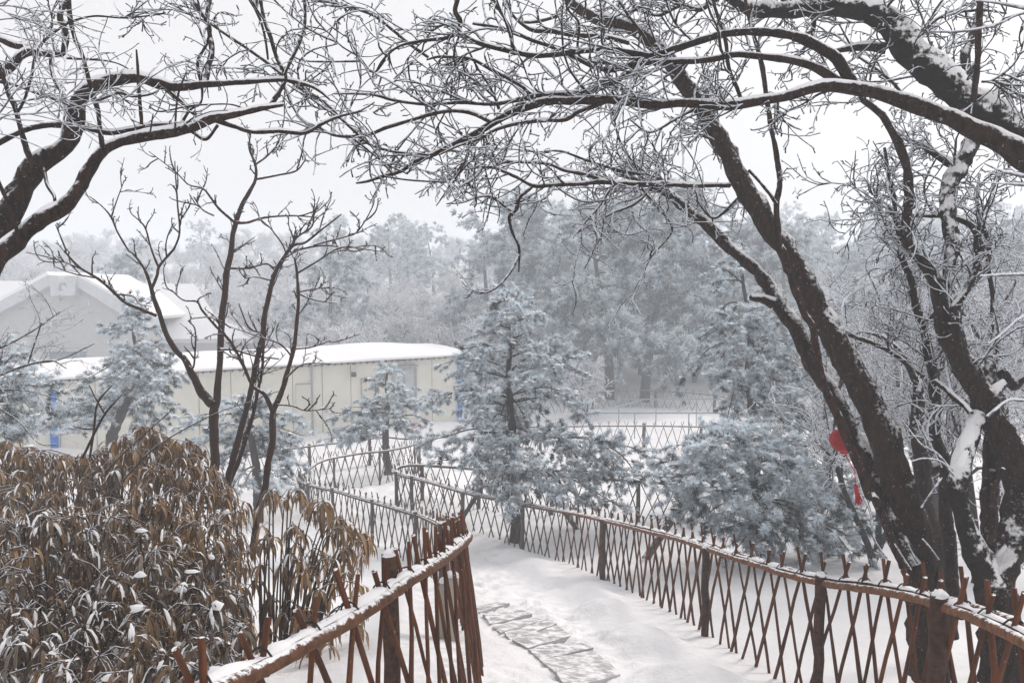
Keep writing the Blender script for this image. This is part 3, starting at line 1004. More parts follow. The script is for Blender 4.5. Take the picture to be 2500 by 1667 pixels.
rb_ = Q(5, 628, 1040, 23.6)
ribbon = thing('red_ribbon', 'small red ribbon tied in the little pine before the cream building', 'ribbon', rb_)
for s_ in (-1, 1):
    g = np.random.default_rng(5 + s_)
    n_ = 9
    t = np.linspace(0, 1, n_)
    cen = rb_ + np.c_[s_ * 0.14 * np.sin(t * 2.6), 0.03 * np.sin(t * 9), -0.20 * t ** 1.4 + 0.10 * np.sin(t * 3)]
    wd = np.c_[np.zeros(n_), 0.02 * np.ones(n_), 0.045 * (1 - 0.4 * t)]
    ge = Geo()
    v = np.stack([cen - wd, cen + wd], 1).reshape(-1, 3)
    v2 = v + [0, 0.006, 0]
    q = [[2 * a, 2 * a + 1, 2 * a + 3, 2 * a + 2] for a in range(n_ - 1)]
    ge.add(v, q)
    ge.add(v2, q)
    obj('loop', ge.mesh('loop'), M['red_plain'], ribbon)

# ------------------------------------------------------------------ growing things: common tools
def trace(k, pts, d0, d1=None):
    """a measured limb: (x, y, width) in enlarged view k, distance running from d0 to d1 -> world points with radius"""
    d1 = d0 if d1 is None else d1
    p = np.array([(*V(k, a, b), w) for a, b, w in pts], float)
    s = np.r_[0, np.cumsum(np.hypot(*np.diff(p[:, :2], axis=0).T))]
    s = s / max(s[-1], 1e-6)
    d = d0 + (d1 - d0) * s
    return np.array([[*P(x, y, dd), w / S / 2 * dd / F_PX] for (x, y, w), dd in zip(p, d)])


def limb_mesh(name, poly, sides=None, rough=0.08, step=None, seed=0, freq=9.0):
    r0 = poly[:, 3].max()
    sides = sides or (20 if r0 > 0.08 else 12 if r0 > 0.03 else 8 if r0 > 0.012 else 6)
    c = catmull(poly, step or max(0.012, r0 * 0.55))
    c[:, 3] = np.maximum(c[:, 3], 0.0022)
    wv = Waves(seed + 11, 3, 24, freq * 0.35, freq)
    wv2 = Waves(seed + 12, 3, 10, 1.0, 3.0)
    c[:, :3] += (0.006 * np.stack([wv2(c[:, :3]), wv2(c[:, :3] + 5), wv2(c[:, :3] + 9)], -1)) * np.clip(c[:, 3:4] / 0.02, 0.3, 1.5)
    ge = Geo()
    ge.tubes(c[None, :, :3], c[None, :, 3], sides)
    v = np.vstack(ge.v)
    n = len(c) * sides
    cen = np.repeat(c[:, :3], sides, 0)
    out = v[:n] - cen
    v[:n] = cen + out * (1 + rough * wv(v[:n]) + 0.6 * rough * wv(v[:n] * 2.7))[:, None]
    ge.v = [v]
    return ge.mesh(name), c


def limb_snow(c, seed, amount=1.0):
    """lumps of snow lying along the top of a limb; none where it stands steep"""
    tan = unit(np.gradient(c[:, :3], axis=0))
    flat = np.clip(1.25 - np.abs(tan[:, 2]) * 1.25, 0, 1)
    wv = Waves(seed, 3, 16, 0.8, 4.0)
    k = np.clip((0.55 + 0.55 * wv(c[:, :3])) * flat * amount, 0.0, 1.1)
    side = unit(np.cross(tan, UP) + 1e-6)
    upv = unit(np.cross(side, tan))
    th = np.linspace(-0.15, math.pi + 0.15, 8)
    r = c[:, 3]
    base = c[:, :3] + upv * (r * 0.60)[:, None]
    ww = r * 0.80 * np.clip(0.25 + k, 0, 1)
    hh = (r * 0.22 + 0.005 + r * 0.45 * k) * (k > 0.06) * np.clip(k * 2, 0, 1)
    ring = base[:, None] + side[:, None] * (np.cos(th)[None] * ww[:, None])[..., None] + upv[:, None] * (np.sin(th)[None] * (hh + r * 0.1)[:, None])[..., None]
    n, m = len(c), 8
    i = np.arange(n - 1)[:, None] * m
    j = np.arange(m - 1)[None]
    return new_mesh('snow', ring.reshape(-1, 3), np.stack([i + j, i + j + 1, i + m + j + 1, i + m + j], -1).reshape(-1, 4))


def grow(g, O, D, L, n, wander, up=0.0):
    O, D = np.asarray(O, float), unit(D)
    pts = [O]
    curl = g.normal(0, wander * 0.9, D.shape)
    for i in range(n - 1):
        curl = 0.72 * curl + g.normal(0, wander * 0.75, D.shape)
        D = unit(D + curl + UP * up)
        pts.append(pts[-1] + D * (np.asarray(L) / (n - 1))[:, None])
    return np.stack(pts, 1)


def spawn(g, pts, m, t0, t1, a0, a1, flat=1.0, up=0.0, tsel=None):
    """m side shoots on each of the K polylines pts (K,n,3)"""
    K, n = pts.shape[:2]
    t = g.uniform(t0, t1, (K, m)) * (n - 1) * 0.9999
    i = t.astype(int)
    f = (t - i)[..., None]
    kk = np.arange(K)[:, None]
    o = pts[kk, i] * (1 - f) + pts[kk, np.minimum(i + 1, n - 1)] * f
    tan = unit(pts[kk, np.minimum(i + 1, n - 1)] - pts[kk, i] + 1e-9)
    o, tan = o.reshape(-1, 3), tan.reshape(-1, 3)
    rnd = g.normal(size=o.shape) * [1, 1, flat]
    per = unit(rnd - tan * (rnd * tan).sum(-1, keepdims=True))
    a = np.radians(g.uniform(a0, a1, len(o)))[:, None]
    return o, unit(tan * np.cos(a) + per * np.sin(a) + UP * up), (t / (n - 1)).ravel()


def resample(poly, n):
    s = np.r_[0, np.cumsum(np.linalg.norm(np.diff(poly[:, :3], axis=0), axis=1))]
    u = np.linspace(0, s[-1], n)
    return np.stack([np.interp(u, s, poly[:, k]) for k in range(poly.shape[1])], -1), s[-1]


def twigs_on(ge, g, limbs, dens, L1, r1, l2=6, l3=3, wander=0.22, up1=0.02, droop3=-0.25, L2=(0.09, 0.38), L3=(0.02, 0.075), rmul=1.0, start=0.05, ang=(25, 65), flat=1.0, upb=0.0):
    """rimed twigs of three orders along measured limbs"""
    O, D = [], []
    for poly in limbs:
        c, ln = resample(poly, 30)
        m = g.poisson(dens * ln)
        if m == 0:
            continue
        o, d, t = spawn(g, c[None, :, :3], m, start, 1.0, *ang, flat, upb)
        O.append(o)
        D.append(d)
    O, D = np.vstack(O), np.vstack(D)
    K = len(O)
    ln = g.uniform(*L1, K) * g.uniform(0.5, 1.0, K)
    p1 = grow(g, O, D, ln, 9, wander * 0.8, up1)
    ge.tubes(p1, r1 * rmul * np.linspace(1.0, 0.5, 9)[None] * g.uniform(0.75, 1.35, (K, 1)) * (1 + 0.12 * g.normal(size=(K, 9))), 5)
    o2, d2, _ = spawn(g, p1, l2, 0.12, 1.0, 22, 60, flat, 0.05)
    k2 = len(o2)
    p2 = grow(g, o2, d2, g.uniform(*L2, k2) * np.repeat(np.clip(ln / 0.4, 0.5, 1.2), l2), 7, wander * 0.8, 0.0)
    ge.tubes(p2, r1 * 0.62 * rmul * np.linspace(1.0, 0.72, 7)[None] * g.uniform(0.8, 1.25, (k2, 1)) * (1 + 0.15 * g.normal(size=(k2, 7))), 4)
    if l3:
        o3, d3, _ = spawn(g, p2, l3, 0.35, 1.0, 20, 75, 1.0, droop3)
        k3 = len(o3)
        p3 = grow(g, o3, d3, g.uniform(*L3, k3), 3, 0.25, droop3)
        ge.tubes(p3, r1 * 0.52 * rmul * np.array([[0.8, 0.9, 1.15]]) * g.uniform(0.8, 1.3, (k3, 1)), 4)
    return p1, p2


def build_tree(name, label, limbs, bark, twig_mat, twig_args, seed, base=None, snow=1.0, rough=0.1, snow_mat='snow_soft', group=None):
    """limbs: list of (part name, world polyline with radius)"""
    first = limbs[0][1]
    b = np.array(first[0, :3]) if base is None else np.asarray(base, float)
    root = thing(name, label, 'tree', b, group)
    g = np.random.default_rng(seed)
    for n_, (part, poly) in enumerate(limbs):
        bk = bark
        pn = part
        if part.endswith('!'):
            pn, bk = part[:-1], 'bark_snowy'
        me, c = limb_mesh(pn, poly, rough=rough, seed=seed + n_)
        o = obj(pn, me, M[bk], root)
        if snow and poly[:, 3].max() > 0.009:
            so = obj('snow', limb_snow(c, seed * 7 + n_, snow), M[snow_mat], o, loc=(0, 0, 0))
    for ta in twig_args:
        ge = Geo()
        ta = dict(ta)
        tl = [limbs[i][1] for i in ta.pop('on', range(len(limbs)))]
        tm = ta.pop('mat', twig_mat)
        twigs_on(ge, g, tl, **ta)
        obj('twigs', ge.mesh('twigs'), M[tm], root, kind='stuff')
    return root


# ------------------------------------------------------------------ tree A: the leaning double trunk with its crown
R5 = np.vstack([trace(9, [(1800, 1560, 300), (1800, 1250, 290), (1790, 1000, 275), (1745, 800, 262), (1690, 620, 240), (1640, 480, 235)], 6.0, 6.0),
                trace(6, [(1570, 1200, 215), (1540, 1080, 195), (1490, 960, 180), (1420, 830, 172), (1350, 700, 170), (1270, 540, 168), (1190, 400, 160), (1110, 250, 150), (1040, 120, 140), (980, 0, 135)], 6.0, 6.5),
                trace(3, [(910, 1340, 132), (830, 1210, 138), (745, 1070, 135), (670, 930, 128), (600, 790, 122), (520, 650, 118), (440, 530, 112), (350, 410, 108), (290, 320, 104)], 6.55, 6.9),
                trace(2, [(1990, 250, 98), (1870, 170, 88), (1720, 125, 80), (1580, 70, 74), (1490, -10, 70), (1440, -120, 64), (1400, -260, 55)], 6.95, 7.2)])
R6 = np.vstack([trace(9, [(1700, 900, 150), (1640, 760, 130), (1580, 600, 118), (1530, 470, 112)], 5.9, 6.1),
                trace(6, [(1490, 1300, 110), (1440, 1190, 110), (1390, 1090, 110), (1330, 1000, 110), (1270, 890, 110), (1210, 780, 106), (1150, 680, 102), (1100, 590, 104), (1040, 470, 105), (980, 370, 102), (915, 270, 94), (840, 180, 84), (760, 95, 78), (690, 30, 66)], 6.15, 7.0),
                trace(3, [(640, 1400, 80), (560, 1325, 76), (480, 1250, 74), (400, 1185, 68), (310, 1115, 56), (220, 1065, 42), (130, 1035, 28), (40, 1005, 18)], 7.05, 7.4)])
R7 = np.vstack([trace(9, [(1660, 900, 54), (1610, 790, 52), (1560, 640, 50), (1500, 510, 50)], 5.7, 5.7),
                trace(6, [(1465, 1440, 48), (1420, 1340, 52), (1375, 1220, 56), (1330, 1100, 58), (1285, 975, 58), (1235, 870, 54), (1190, 740, 50), (1160, 600, 48), (1138, 470, 46), (1095, 400, 46), (1050, 280, 46), (1000, 110, 44), (962, 0, 44)], 5.7, 5.8),
                trace(3, [(965, 1460, 40), (935, 1330, 40), (930, 1180, 38), (950, 1050, 36), (930, 880, 34), (900, 720, 34), (880, 600, 32), (860, 450, 30), (840, 330, 30), (800, 200, 27), (760, 60, 24), (740, -60, 22)], 5.8, 5.9)])
R5[:, 3] *= np.interp(np.arange(len(R5)), [0, 8, 16], [0.74, 0.82, 0.84])
R6[:, 3] *= 0.86
R7[:, 3] *= 0.88
limbsA = [('trunk', R5), ('trunk', R6), ('stem', R7),
          ('stub', trace(6, [(910, 335, 60), (840, 300, 46), (780, 288, 34)], 6.75)),
          ('bough', trace(3, [(770, 980, 20), (830, 1040, 20), (890, 1110, 22), (930, 1170, 24)], 5.9, 5.8)),
          ('bough', np.vstack([trace(3, [(660, 1065, 26), (520, 1065, 27), (370, 1060, 28)], 6.6, 6.4), trace(2, [(1970, 1060, 30), (1800, 1055, 30), (1680, 1045, 26), (1540, 1055, 26), (1400, 1060, 26), (1290, 1060, 24), (1200, 1020, 20), (1130, 990, 18), (1060, 965, 16), (920, 960, 12)], 6.35, 5.8)])),
          ('bough', trace(2, [(1290, 1070, 20), (1220, 1130, 22), (1200, 1200, 22), (1160, 1250, 20), (1180, 1340, 16), (1215, 1420, 14), (1215, 1560, 9)], 6.0, 5.8)),
          ('bough', trace(2, [(1170, 1215, 14), (1100, 1160, 13), (1050, 1130, 14), (980, 1135, 12), (890, 1165, 10), (800, 1170, 7)], 5.95, 5.8)),
          ('bough', trace(2, [(1700, 1040, 22), (1620, 1010, 22), (1480, 980, 20), (1380, 940, 18), (1180, 930, 14), (1060, 900, 8)], 6.4, 6.0)),
          ('bough', trace(2, [(2050, 1040, 26), (1950, 1000, 22), (1800, 980, 20), (1600, 920, 16), (1450, 870, 13), (1300, 880, 10)], 7.2, 6.8)),
          ('bough', trace(2, [(1980, 1030, 24), (1870, 930, 18), (1790, 800, 14), (1750, 640, 10)], 7.2, 7.0)),
          ('bough', trace(2, [(2000, 1060, 20), (1880, 1170, 16), (1740, 1230, 14), (1560, 1330, 9)], 7.2, 6.9)),
          ('bough', trace(2, [(1740, 1090, 18), (1680, 1180, 15), (1600, 1270, 12), (1550, 1340, 8)], 6.9, 6.7)),
          ('bough', trace(3, [(130, 1050, 18), (240, 1180, 15), (330, 1310, 13), (250, 1430, 11), (170, 1510, 8)], 7.2, 6.9)),
          ('bough', trace(3, [(520, 620, 40), (440, 640, 20), (330, 700, 16), (200, 760, 12), (90, 690, 8)], 6.8, 6.6)),
          ('bough', trace(3, [(760, 1080, 26), (640, 1210, 20), (560, 1250, 16), (470, 1150, 10)], 6.7, 6.9))]
build_tree('leaning_tree', 'dark double trunk leaning out over the fence, its upper twigs furred with rime', limbsA, 'bark', 'twig',
           [dict(on=[5, 6, 7, 8, 9, 10, 11, 12, 13, 14, 15], dens=6.5, L1=(0.25, 0.9), r1=0.009, l2=5, l3=2, wander=0.24, up1=0.02),
            dict(on=[1], dens=5, L1=(0.35, 1.1), r1=0.0088, l2=6, l3=2, wander=0.24, up1=0.05, start=0.86),
            dict(on=[0], dens=6, L1=(0.3, 1.1), r1=0.010, l2=6, l3=2, wander=0.24, up1=0.02, start=0.62),
            dict(on=[2], dens=1.6, L1=(0.2, 0.6), r1=0.0075, l2=5, l3=2, start=0.5)], 21, base=[*P(2270, 1600, 6.0)[:2], gz(*P(2270, 1600, 6.0)[:2])], rough=0.13)

# ------------------------------------------------------------------ tree B: the arching boughs that span the top of the view
J = trace
b_main = np.vstack([J(3, [(2650, 1030, 190), (2480, 960, 175), (2330, 870, 150), (2180, 790, 125), (2030, 720, 108), (1880, 660, 100), (1720, 600, 95), (1560, 545, 88), (1430, 520, 76), (1320, 505, 70), (1200, 500, 60), (1080, 530, 56), (980, 560, 54), (850, 582, 54), (720, 600, 56), (600, 600, 56), (400, 590, 52), (200, 588, 50), (20, 580, 50)], 4.3, 5.2),
                    J(2, [(1700, 580, 48), (1500, 580, 49), (1350, 592, 47), (1230, 630, 45), (1120, 680, 43), (1020, 740, 40), (900, 800, 37), (800, 850, 33), (720, 890, 28), (620, 930, 25), (540, 985, 22), (430, 1015, 19), (350, 1040, 15), (280, 1052, 9)], 5.2, 5.5)])
b_up = np.vstack([J(3, [(1390, 510, 74), (1335, 425, 68), (1270, 340, 64), (1180, 280, 60), (1060, 220, 57), (950, 190, 53), (830, 180, 49), (740, 180, 45), (620, 200, 44), (500, 240, 42), (380, 280, 41), (280, 310, 41), (200, 325, 42), (100, 302, 35), (10, 282, 33)], 4.95, 5.1),
                  J(2, [(1700, 280, 34), (1550, 290, 34), (1430, 310, 33), (1300, 320, 32), (1180, 300, 30), (1050, 270, 28), (960, 240, 27), (870, 200, 27), (780, 225, 22), (640, 240, 18), (520, 270, 15), (440, 340, 14), (395, 412, 9)], 5.1, 5.3)])
b_mid = np.vstack([J(3, [(1300, 500, 60), (1230, 445, 56), (1150, 400, 49), (1050, 370, 44), (930, 345, 41), (800, 325, 38), (700, 310, 35), (600, 325, 34), (450, 350, 34), (300, 360, 35), (150, 365, 34), (10, 393, 35)], 5.0, 5.2),
                   J(2, [(1740, 402, 34), (1640, 380, 28), (1540, 330, 25), (1420, 280, 23), (1290, 235, 23), (1180, 190, 22), (1080, 160, 20), (950, 138, 14)], 5.2, 5.4)])
limbsB = [('bough', b_main), ('bough', b_up), ('bough', b_mid),
          ('bough', J(2, [(1890, 385, 28), (1780, 460, 28), (1680, 510, 28), (1560, 530, 27), (1420, 545, 27), (1300, 555, 26), (1230, 500, 22), (1150, 450, 20), (1060, 400, 20), (950, 340, 19), (850, 330, 18), (750, 330, 16), (685, 346, 10)], 5.3, 5.5)),
          ('bough', J(2, [(1310, 560, 24), (1180, 585, 22), (1060, 600, 21), (900, 590, 20), (780, 595, 18), (650, 600, 19), (500, 580, 17), (400, 550, 15), (300, 540, 12), (150, 540, 8)], 5.4, 5.6)),
          ('bough', J(2, [(1060, 700, 26), (950, 650, 24), (830, 640, 23), (700, 660, 22), (580, 690, 22), (450, 730, 21), (360, 770, 21), (260, 785, 20), (150, 775, 16), (70, 735, 13), (0, 710, 10)], 5.3, 5.6)),
          ('bough', J(2, [(1700, 590, 28), (1560, 640, 26), (1480, 685, 26), (1350, 690, 24), (1200, 710, 22), (1080, 745, 20), (980, 800, 17), (870, 840, 13), (760, 890, 9)], 5.25, 5.1)),
          ('bough', J(2, [(1850, 250, 28), (1700, 215, 28), (1550, 200, 29), (1400, 180, 28), (1290, 170, 24), (1190, 100, 17), (1150, 20, 12), (1120, -60, 10)], 5.6, 5.7)),
          ('bough', J(2, [(875, 200, 28), (882, 120, 29), (852, 60, 28), (862, 0, 26), (880, -80, 22)], 5.25, 5.2)),
          ('bough', J(2, [(690, 330, 18), (580, 250, 20), (500, 180, 21), (400, 100, 18), (300, 60, 15), (150, 20, 11), (20, 10, 7)], 5.5, 5.7)),
          ('bough', J(1, [(2480, 890, 14), (2350, 880, 15), (2240, 870, 16), (2120, 830, 16), (2040, 755, 18), (1960, 680, 19), (1860, 590, 20), (1720, 500, 21), (1630, 430, 21), (1530, 360, 19), (1440, 300, 18), (1330, 220, 17), (1200, 130, 15), (1110, 95, 13), (1010, 40, 8)], 5.4, 5.8)),
          ('bough', J(2, [(1460, 80, 19), (1380, 110, 20), (1280, 130, 19), (1200, 122, 12)], 6.3, 6.2)),
          ('bough', J(2, [(450, 345, 12), (380, 415, 11), (300, 330, 11), (200, 270, 10), (110, 180, 9), (0, 150, 8)], 5.5, 5.8)),
          ('bough', J(2, [(900, 960, 12), (830, 1050, 14), (940, 850, 13), (925, 830, 12)], 5.2, 5.1)),
          ('bough', J(2, [(940, 830, 15), (890, 960, 14), (830, 1050, 13), (740, 1180, 7)], 5.15, 5.0)),
          ('bough', J(2, [(820, 1045, 12), (700, 1040, 13), (560, 1030, 13), (450, 1015, 12)], 5.1, 5.3)),
          ('bough', J(2, [(1030, 790, 16), (1060, 860, 15), (1090, 940, 8)], 5.1, 5.0)),
          ('bough', J(2, [(1100, 620, 16), (1050, 500, 14), (980, 390, 13), (920, 280, 12)], 5.4, 5.5)),
          ('bough', J(3, [(730, 585, 26), (700, 500, 26), (660, 390, 24), (640, 250, 22), (600, 120, 22), (560, 0, 18)], 5.15, 5.3)),
          ('bough', J(3, [(1300, 500, 26), (1180, 540, 14), (1080, 600, 10), (980, 640, 7)], 4.9, 5.1)),
          ('bough', J(2, [(1820, 375, 16), (1570, 330, 16), (1560, 140, 15), (1500, 60, 13), (1480, -30, 11)], 5.3, 5.2)),
          ('bough', J(2, [(1990, 300, 20), (1930, 200, 18), (1850, 100, 16), (1790, 10, 14)], 5.2, 5.1)),
          ('bough', J(2, [(1180, 290, 20), (1165, 170, 19), (1110, 70, 16), (1060, -20, 12)], 5.25, 5.1)),
          ('bough', J(2, [(250, 785, 12), (330, 850, 12), (450, 940, 11), (580, 1000, 10)], 5.5, 5.4))]
build_tree('arching_tree', 'tree whose dark arching boughs span the top, reaching far left from the upper corner', limbsB, 'bark', 'twig',
           [dict(on=[0], dens=4.5, L1=(0.25, 1.0), r1=0.0088, l2=6, l3=2, wander=0.2, up1=0.0, start=0.36),
            dict(on=[1, 2], dens=5, L1=(0.3, 1.1), r1=0.009, l2=5, l3=2, wander=0.2, up1=0.03, start=0.3),
            dict(on=[3, 4, 5, 6, 7, 8, 9, 12, 17, 20, 21, 22], dens=5.5, L1=(0.25, 1.0), r1=0.0086, l2=5, l3=2, wander=0.2, up1=0.02),
            dict(on=[10], dens=6, L1=(0.25, 0.9), r1=0.0085, l2=5, l3=2, wander=0.24, up1=0.02),
            dict(on=[11, 13, 14, 15, 16, 18, 19, 23], dens=6, L1=(0.15, 0.6), r1=0.0078, l2=5, l3=2, wander=0.22)], 33,
           base=[4.2, 4.4, gz(4.2, 4.4)], rough=0.07, snow=0.55)
# its trunk, outside the view, so that the boughs grow from something
# ------------------------------------------------------------------ tree C: the heavy snow-plastered bough above it
c_main = J(3, [(2700, 1150, 260), (2560, 960, 230), (2400, 830, 200), (2250, 720, 190), (2080, 600, 185), (1920, 480, 180), (1780, 360, 178), (1670, 240, 170), (1590, 145, 155), (1480, 75, 130), (1350, 50, 112), (1200, 48, 100), (1050, 58, 94), (900, 58, 88), (780, 45, 78), (680, 5, 70), (600, -70, 60), (520, -190, 50)], 5.2, 6.3)
limbsC = [('trunk', np.vstack([J(9, [(3250, 1700, 330), (3100, 900, 320), (2950, 200, 300)], 5.2), J(6, [(2820, 600, 290), (2740, 200, 275)], 5.2), c_main[:1]])), ('bough!', c_main),
          ('bough', J(3, [(1560, 280, 60), (1450, 265, 46), (1340, 285, 34), (1230, 300, 20), (1120, 250, 12)], 5.9, 6.1)),
          ('bough', J(3, [(2060, 590, 34), (2080, 420, 34), (2090, 200, 36), (2100, 20, 38), (2110, -120, 36)], 5.0, 4.9)),
          ('bough', J(3, [(1140, 60, 30), (1145, 160, 26), (1120, 250, 20), (1040, 330, 14)], 6.1, 6.3)),
          ('bough', J(3, [(2080, 620, 60), (2030, 450, 54), (2010, 330, 50), (2050, 220, 44), (2090, 60, 34), (2110, -80, 28)], 6.2, 6.5)),
          ('bough', J(3, [(1700, 260, 40), (1800, 150, 24), (1900, 90, 18), (2100, 60, 14), (2250, 80, 9)], 6.2, 6.6)),
          ('bough', J(3, [(1700, 600, 30), (1600, 480, 20), (1480, 380, 16), (1380, 300, 12), (1280, 120, 10), (1240, 80, 8)], 6.6, 6.9)),
          ('bough', J(3, [(2110, 470, 16), (2240, 465, 15), (2330, 420, 12), (2400, 400, 9)], 5.0, 5.2)),
          ('bough', J(3, [(1000, 60, 24), (960, -20, 20), (900, -120, 16)], 6.2, 6.4)),
          ('bough', J(2, [(2150, 30, 40), (2000, -40, 30), (1850, -100, 24)], 6.3, 6.4)),
          ('bough', J(3, [(620, -30, 40), (500, 60, 26), (380, 40, 20), (250, 90, 16), (120, 60, 12), (0, 100, 8)], 6.4, 6.8))]
build_tree('snowy_tree', 'thick bough plastered with snow crossing the upper corner, its trunk outside the view', limbsC, 'bark', 'twig',
           [dict(on=[1], dens=9, L1=(0.3, 1.2), r1=0.0096, l2=7, l3=2, wander=0.25, up1=-0.02, start=0.25),
            dict(on=[2, 4, 5, 6, 7, 8, 9, 10, 11], dens=9, L1=(0.25, 1.0), r1=0.009, l2=6, l3=2, wander=0.25)], 44,
           base=[*P(2880, 1700, 5.2)[:2], gz(*P(2880, 1700, 5.2)[:2])], rough=0.12, snow=1.1)

# ------------------------------------------------------------------ tree D: forked trunk at the edge of the frame and its slimmer neighbours
limbsD = [('trunk', np.vstack([J(9, [(2230, 1560, 260), (2200, 1250, 230), (2180, 1050, 235)], 5.5), J(9, [(2230, 900, 190), (2290, 760, 185), (2330, 600, 185), (2330, 430, 185)], 5.55, 5.7),
                               J(6, [(2310, 1290, 182), (2260, 1130, 178), (2190, 1010, 170), (2130, 900, 160), (2060, 780, 150), (1990, 650, 146), (1925, 520, 138), (1890, 390, 126), (1870, 270, 100), (1820, 160, 82), (1755, 80, 75), (1705, 0, 70)], 5.7, 6.0),
                               J(3, [(1690, 1410, 64), (1662, 1300, 64), (1690, 1200, 60), (1690, 1090, 56), (1680, 980, 55), (1650, 870, 54), (1600, 760, 52), (1540, 660, 48), (1450, 590, 40), (1400, 560, 30)], 6.0, 6.1)])),
          ('trunk!', np.vstack([J(9, [(2170, 1000, 190), (2095, 860, 165), (2035, 720, 124), (1985, 570, 112), (1965, 400, 118)], 5.5, 5.5), J(6, [(1985, 1300, 120), (2020, 1150, 112), (2060, 1020, 104), (2110, 945, 88), (2170, 870, 76), (2240, 790, 50)], 5.5, 5.95)])),
          ('trunk', np.vstack([J(9, [(2160, 850, 100), (2145, 700, 100), (2140, 560, 102), (2150, 400, 108), (2160, 200, 92), (2145, 20, 80)], 5.8, 6.0), J(6, [(2140, 850, 70), (2150, 650, 50), (2190, 500, 40)], 6.0, 6.2)])),
          ('bough!', np.vstack([J(6, [(1885, 330, 70), (1915, 200, 66), (1920, 60, 70)], 5.95, 6.0), J(3, [(1940, 1420, 84), (1920, 1250, 80), (1920, 1110, 88), (1950, 1000, 95), (2010, 900, 94), (2060, 790, 86), (2120, 650, 60), (2200, 520, 40)], 6.0, 6.3)])),
          ('bough', J(6, [(1970, 560, 46), (1960, 430, 48), (1955, 350, 42), (2020, 260, 36), (2070, 160, 34), (2100, 50, 30), (2085, -60, 26)], 5.7, 5.8)),
          ('bough', J(6, [(2050, 950, 36), (2010, 910, 34), (1960, 870, 34), (1900, 810, 33), (1840, 770, 30)], 5.7, 6.0)),
          ('bough', np.vstack([J(6, [(2190, 900, 30), (2190, 760, 28), (2190, 550, 28), (2170, 350, 26), (2150, 150, 26), (2140, 0, 24)], 6.6), J(3, [(2120, 1300, 22), (2080, 1150, 18), (2100, 1000, 14)], 6.6, 6.8)])),
          ('bough', J(3, [(2080, 1560, 44), (2090, 1400, 44), (2060, 1310, 36), (1980, 1265, 30), (1900, 1240, 26), (1700, 1235, 18), (1500, 1215, 10)], 6.3, 6.6)),
          ('bough', J(6, [(2220, 720, 60), (2290, 800, 56), (2360, 740, 40)], 6.2)),
          ('bough', J(9, [(2150, 760, 36), (2180, 620, 34), (2170, 480, 30), (2230, 340, 26)], 5.2, 5.1)),
          ('bough', J(3, [(1940, 930, 50), (1850, 880, 36), (1780, 840, 28), (1700, 800, 16)], 6.2, 6.5))]
for _k in (0, 1, 2):
    limbsD[_k][1][:, 3] *= 0.88
build_tree('forked_tree', 'rough dark trunk forking low beside a snow-plastered limb at the picture edge', limbsD, 'bark', 'twig',
           [dict(on=[0, 3], dens=5, L1=(0.3, 1.1), r1=0.009, l2=6, l3=3, start=0.45, wander=0.24),
            dict(on=[4, 5, 6, 7, 10], dens=9, L1=(0.25, 1.0), r1=0.0088, l2=6, l3=3, wander=0.24)], 55,
           base=[*P(2448, 1600, 5.5)[:2], gz(*P(2448, 1600, 5.5)[:2])], rough=0.15, snow=1.1)
limbsE = [('trunk', np.vstack([J(9, [(1935, 1300, 84), (1932, 1000, 78), (1925, 800, 76), (1905, 600, 70), (1900, 420, 62)], 6.4), J(6, [(1885, 1250, 60), (1850, 1050, 60), (1838, 900, 60), (1828, 740, 58), (1800, 620, 54), (1780, 480, 50), (1750, 380, 45), (1720, 280, 40), (1690, 180, 38), (1640, 20, 30)], 6.4, 6.6), J(3, [(1660, 1500, 28), (1640, 1370, 28), (1610, 1250, 28), (1600, 1130, 25), (1570, 1000, 22), (1550, 850, 16)], 6.6, 6.8)])),
          ('bough', J(6, [(1780, 740, 32), (1700, 690, 32), (1620, 630, 30), (1500, 560, 29), (1350, 510, 24), (1300, 480, 12)], 6.5, 7.0)),
          ('bough', J(6, [(1770, 440, 30), (1830, 400, 26), (1880, 330, 20)], 6.5, 6.4)),
          ('bough', J(6, [(1700, 230, 22), (1790, 150, 18), (1850, 60, 12)], 6.6, 6.9))]
build_tree('slender_tree', 'slim dark stem rising straight between the leaning trunk and the forked tree', limbsE, 'bark', 'twig',
           [dict(dens=7, L1=(0.3, 1.1), r1=0.0088, l2=6, l3=3, start=0.35, wander=0.25)], 66, base=[*P(2320, 1600, 6.4)[:2], gz(*P(2320, 1600, 6.4)[:2])], rough=0.08, snow=0.7)
limbsF = [('trunk', np.vstack([J(9, [(1895, 1000, 90), (1885, 860, 84), (1850, 740, 92), (1800, 600, 104), (1770, 400, 112), (1755, 250, 92)], 7.2), J(6, [(1748, 1180, 84), (1732, 1080, 80), (1740, 950, 80), (1742, 860, 74), (1725, 760, 58), (1690, 690, 42), (1655, 615, 40), (1600, 560, 34), (1530, 515, 28), (1450, 500, 14)], 7.2, 7.6)])),
          ('bough', J(6, [(1745, 850, 46), (1790, 760, 32), (1880, 700, 26), (1870, 560, 20), (1900, 430, 14)], 7.3, 7.6)),
          ('bough', J(9, [(1780, 360, 70), (1850, 330, 66), (1930, 290, 60), (2000, 200, 52)], 7.3, 7.1))]
limbsF[0][1][:, 3] *= 0.85
build_tree('stub_tree', 'short thick trunk capped with snow between the leaning trunk and the white limb', limbsF, 'bark', 'twig',
           [dict(on=[0, 1], dens=4, L1=(0.3, 0.9), r1=0.0075, l2=6, l3=3, start=0.5, wander=0.25)], 67, base=[*P(2310, 1500, 7.2)[:2], gz(*P(2310, 1500, 7.2)[:2])], rough=0.12, snow=1.2)
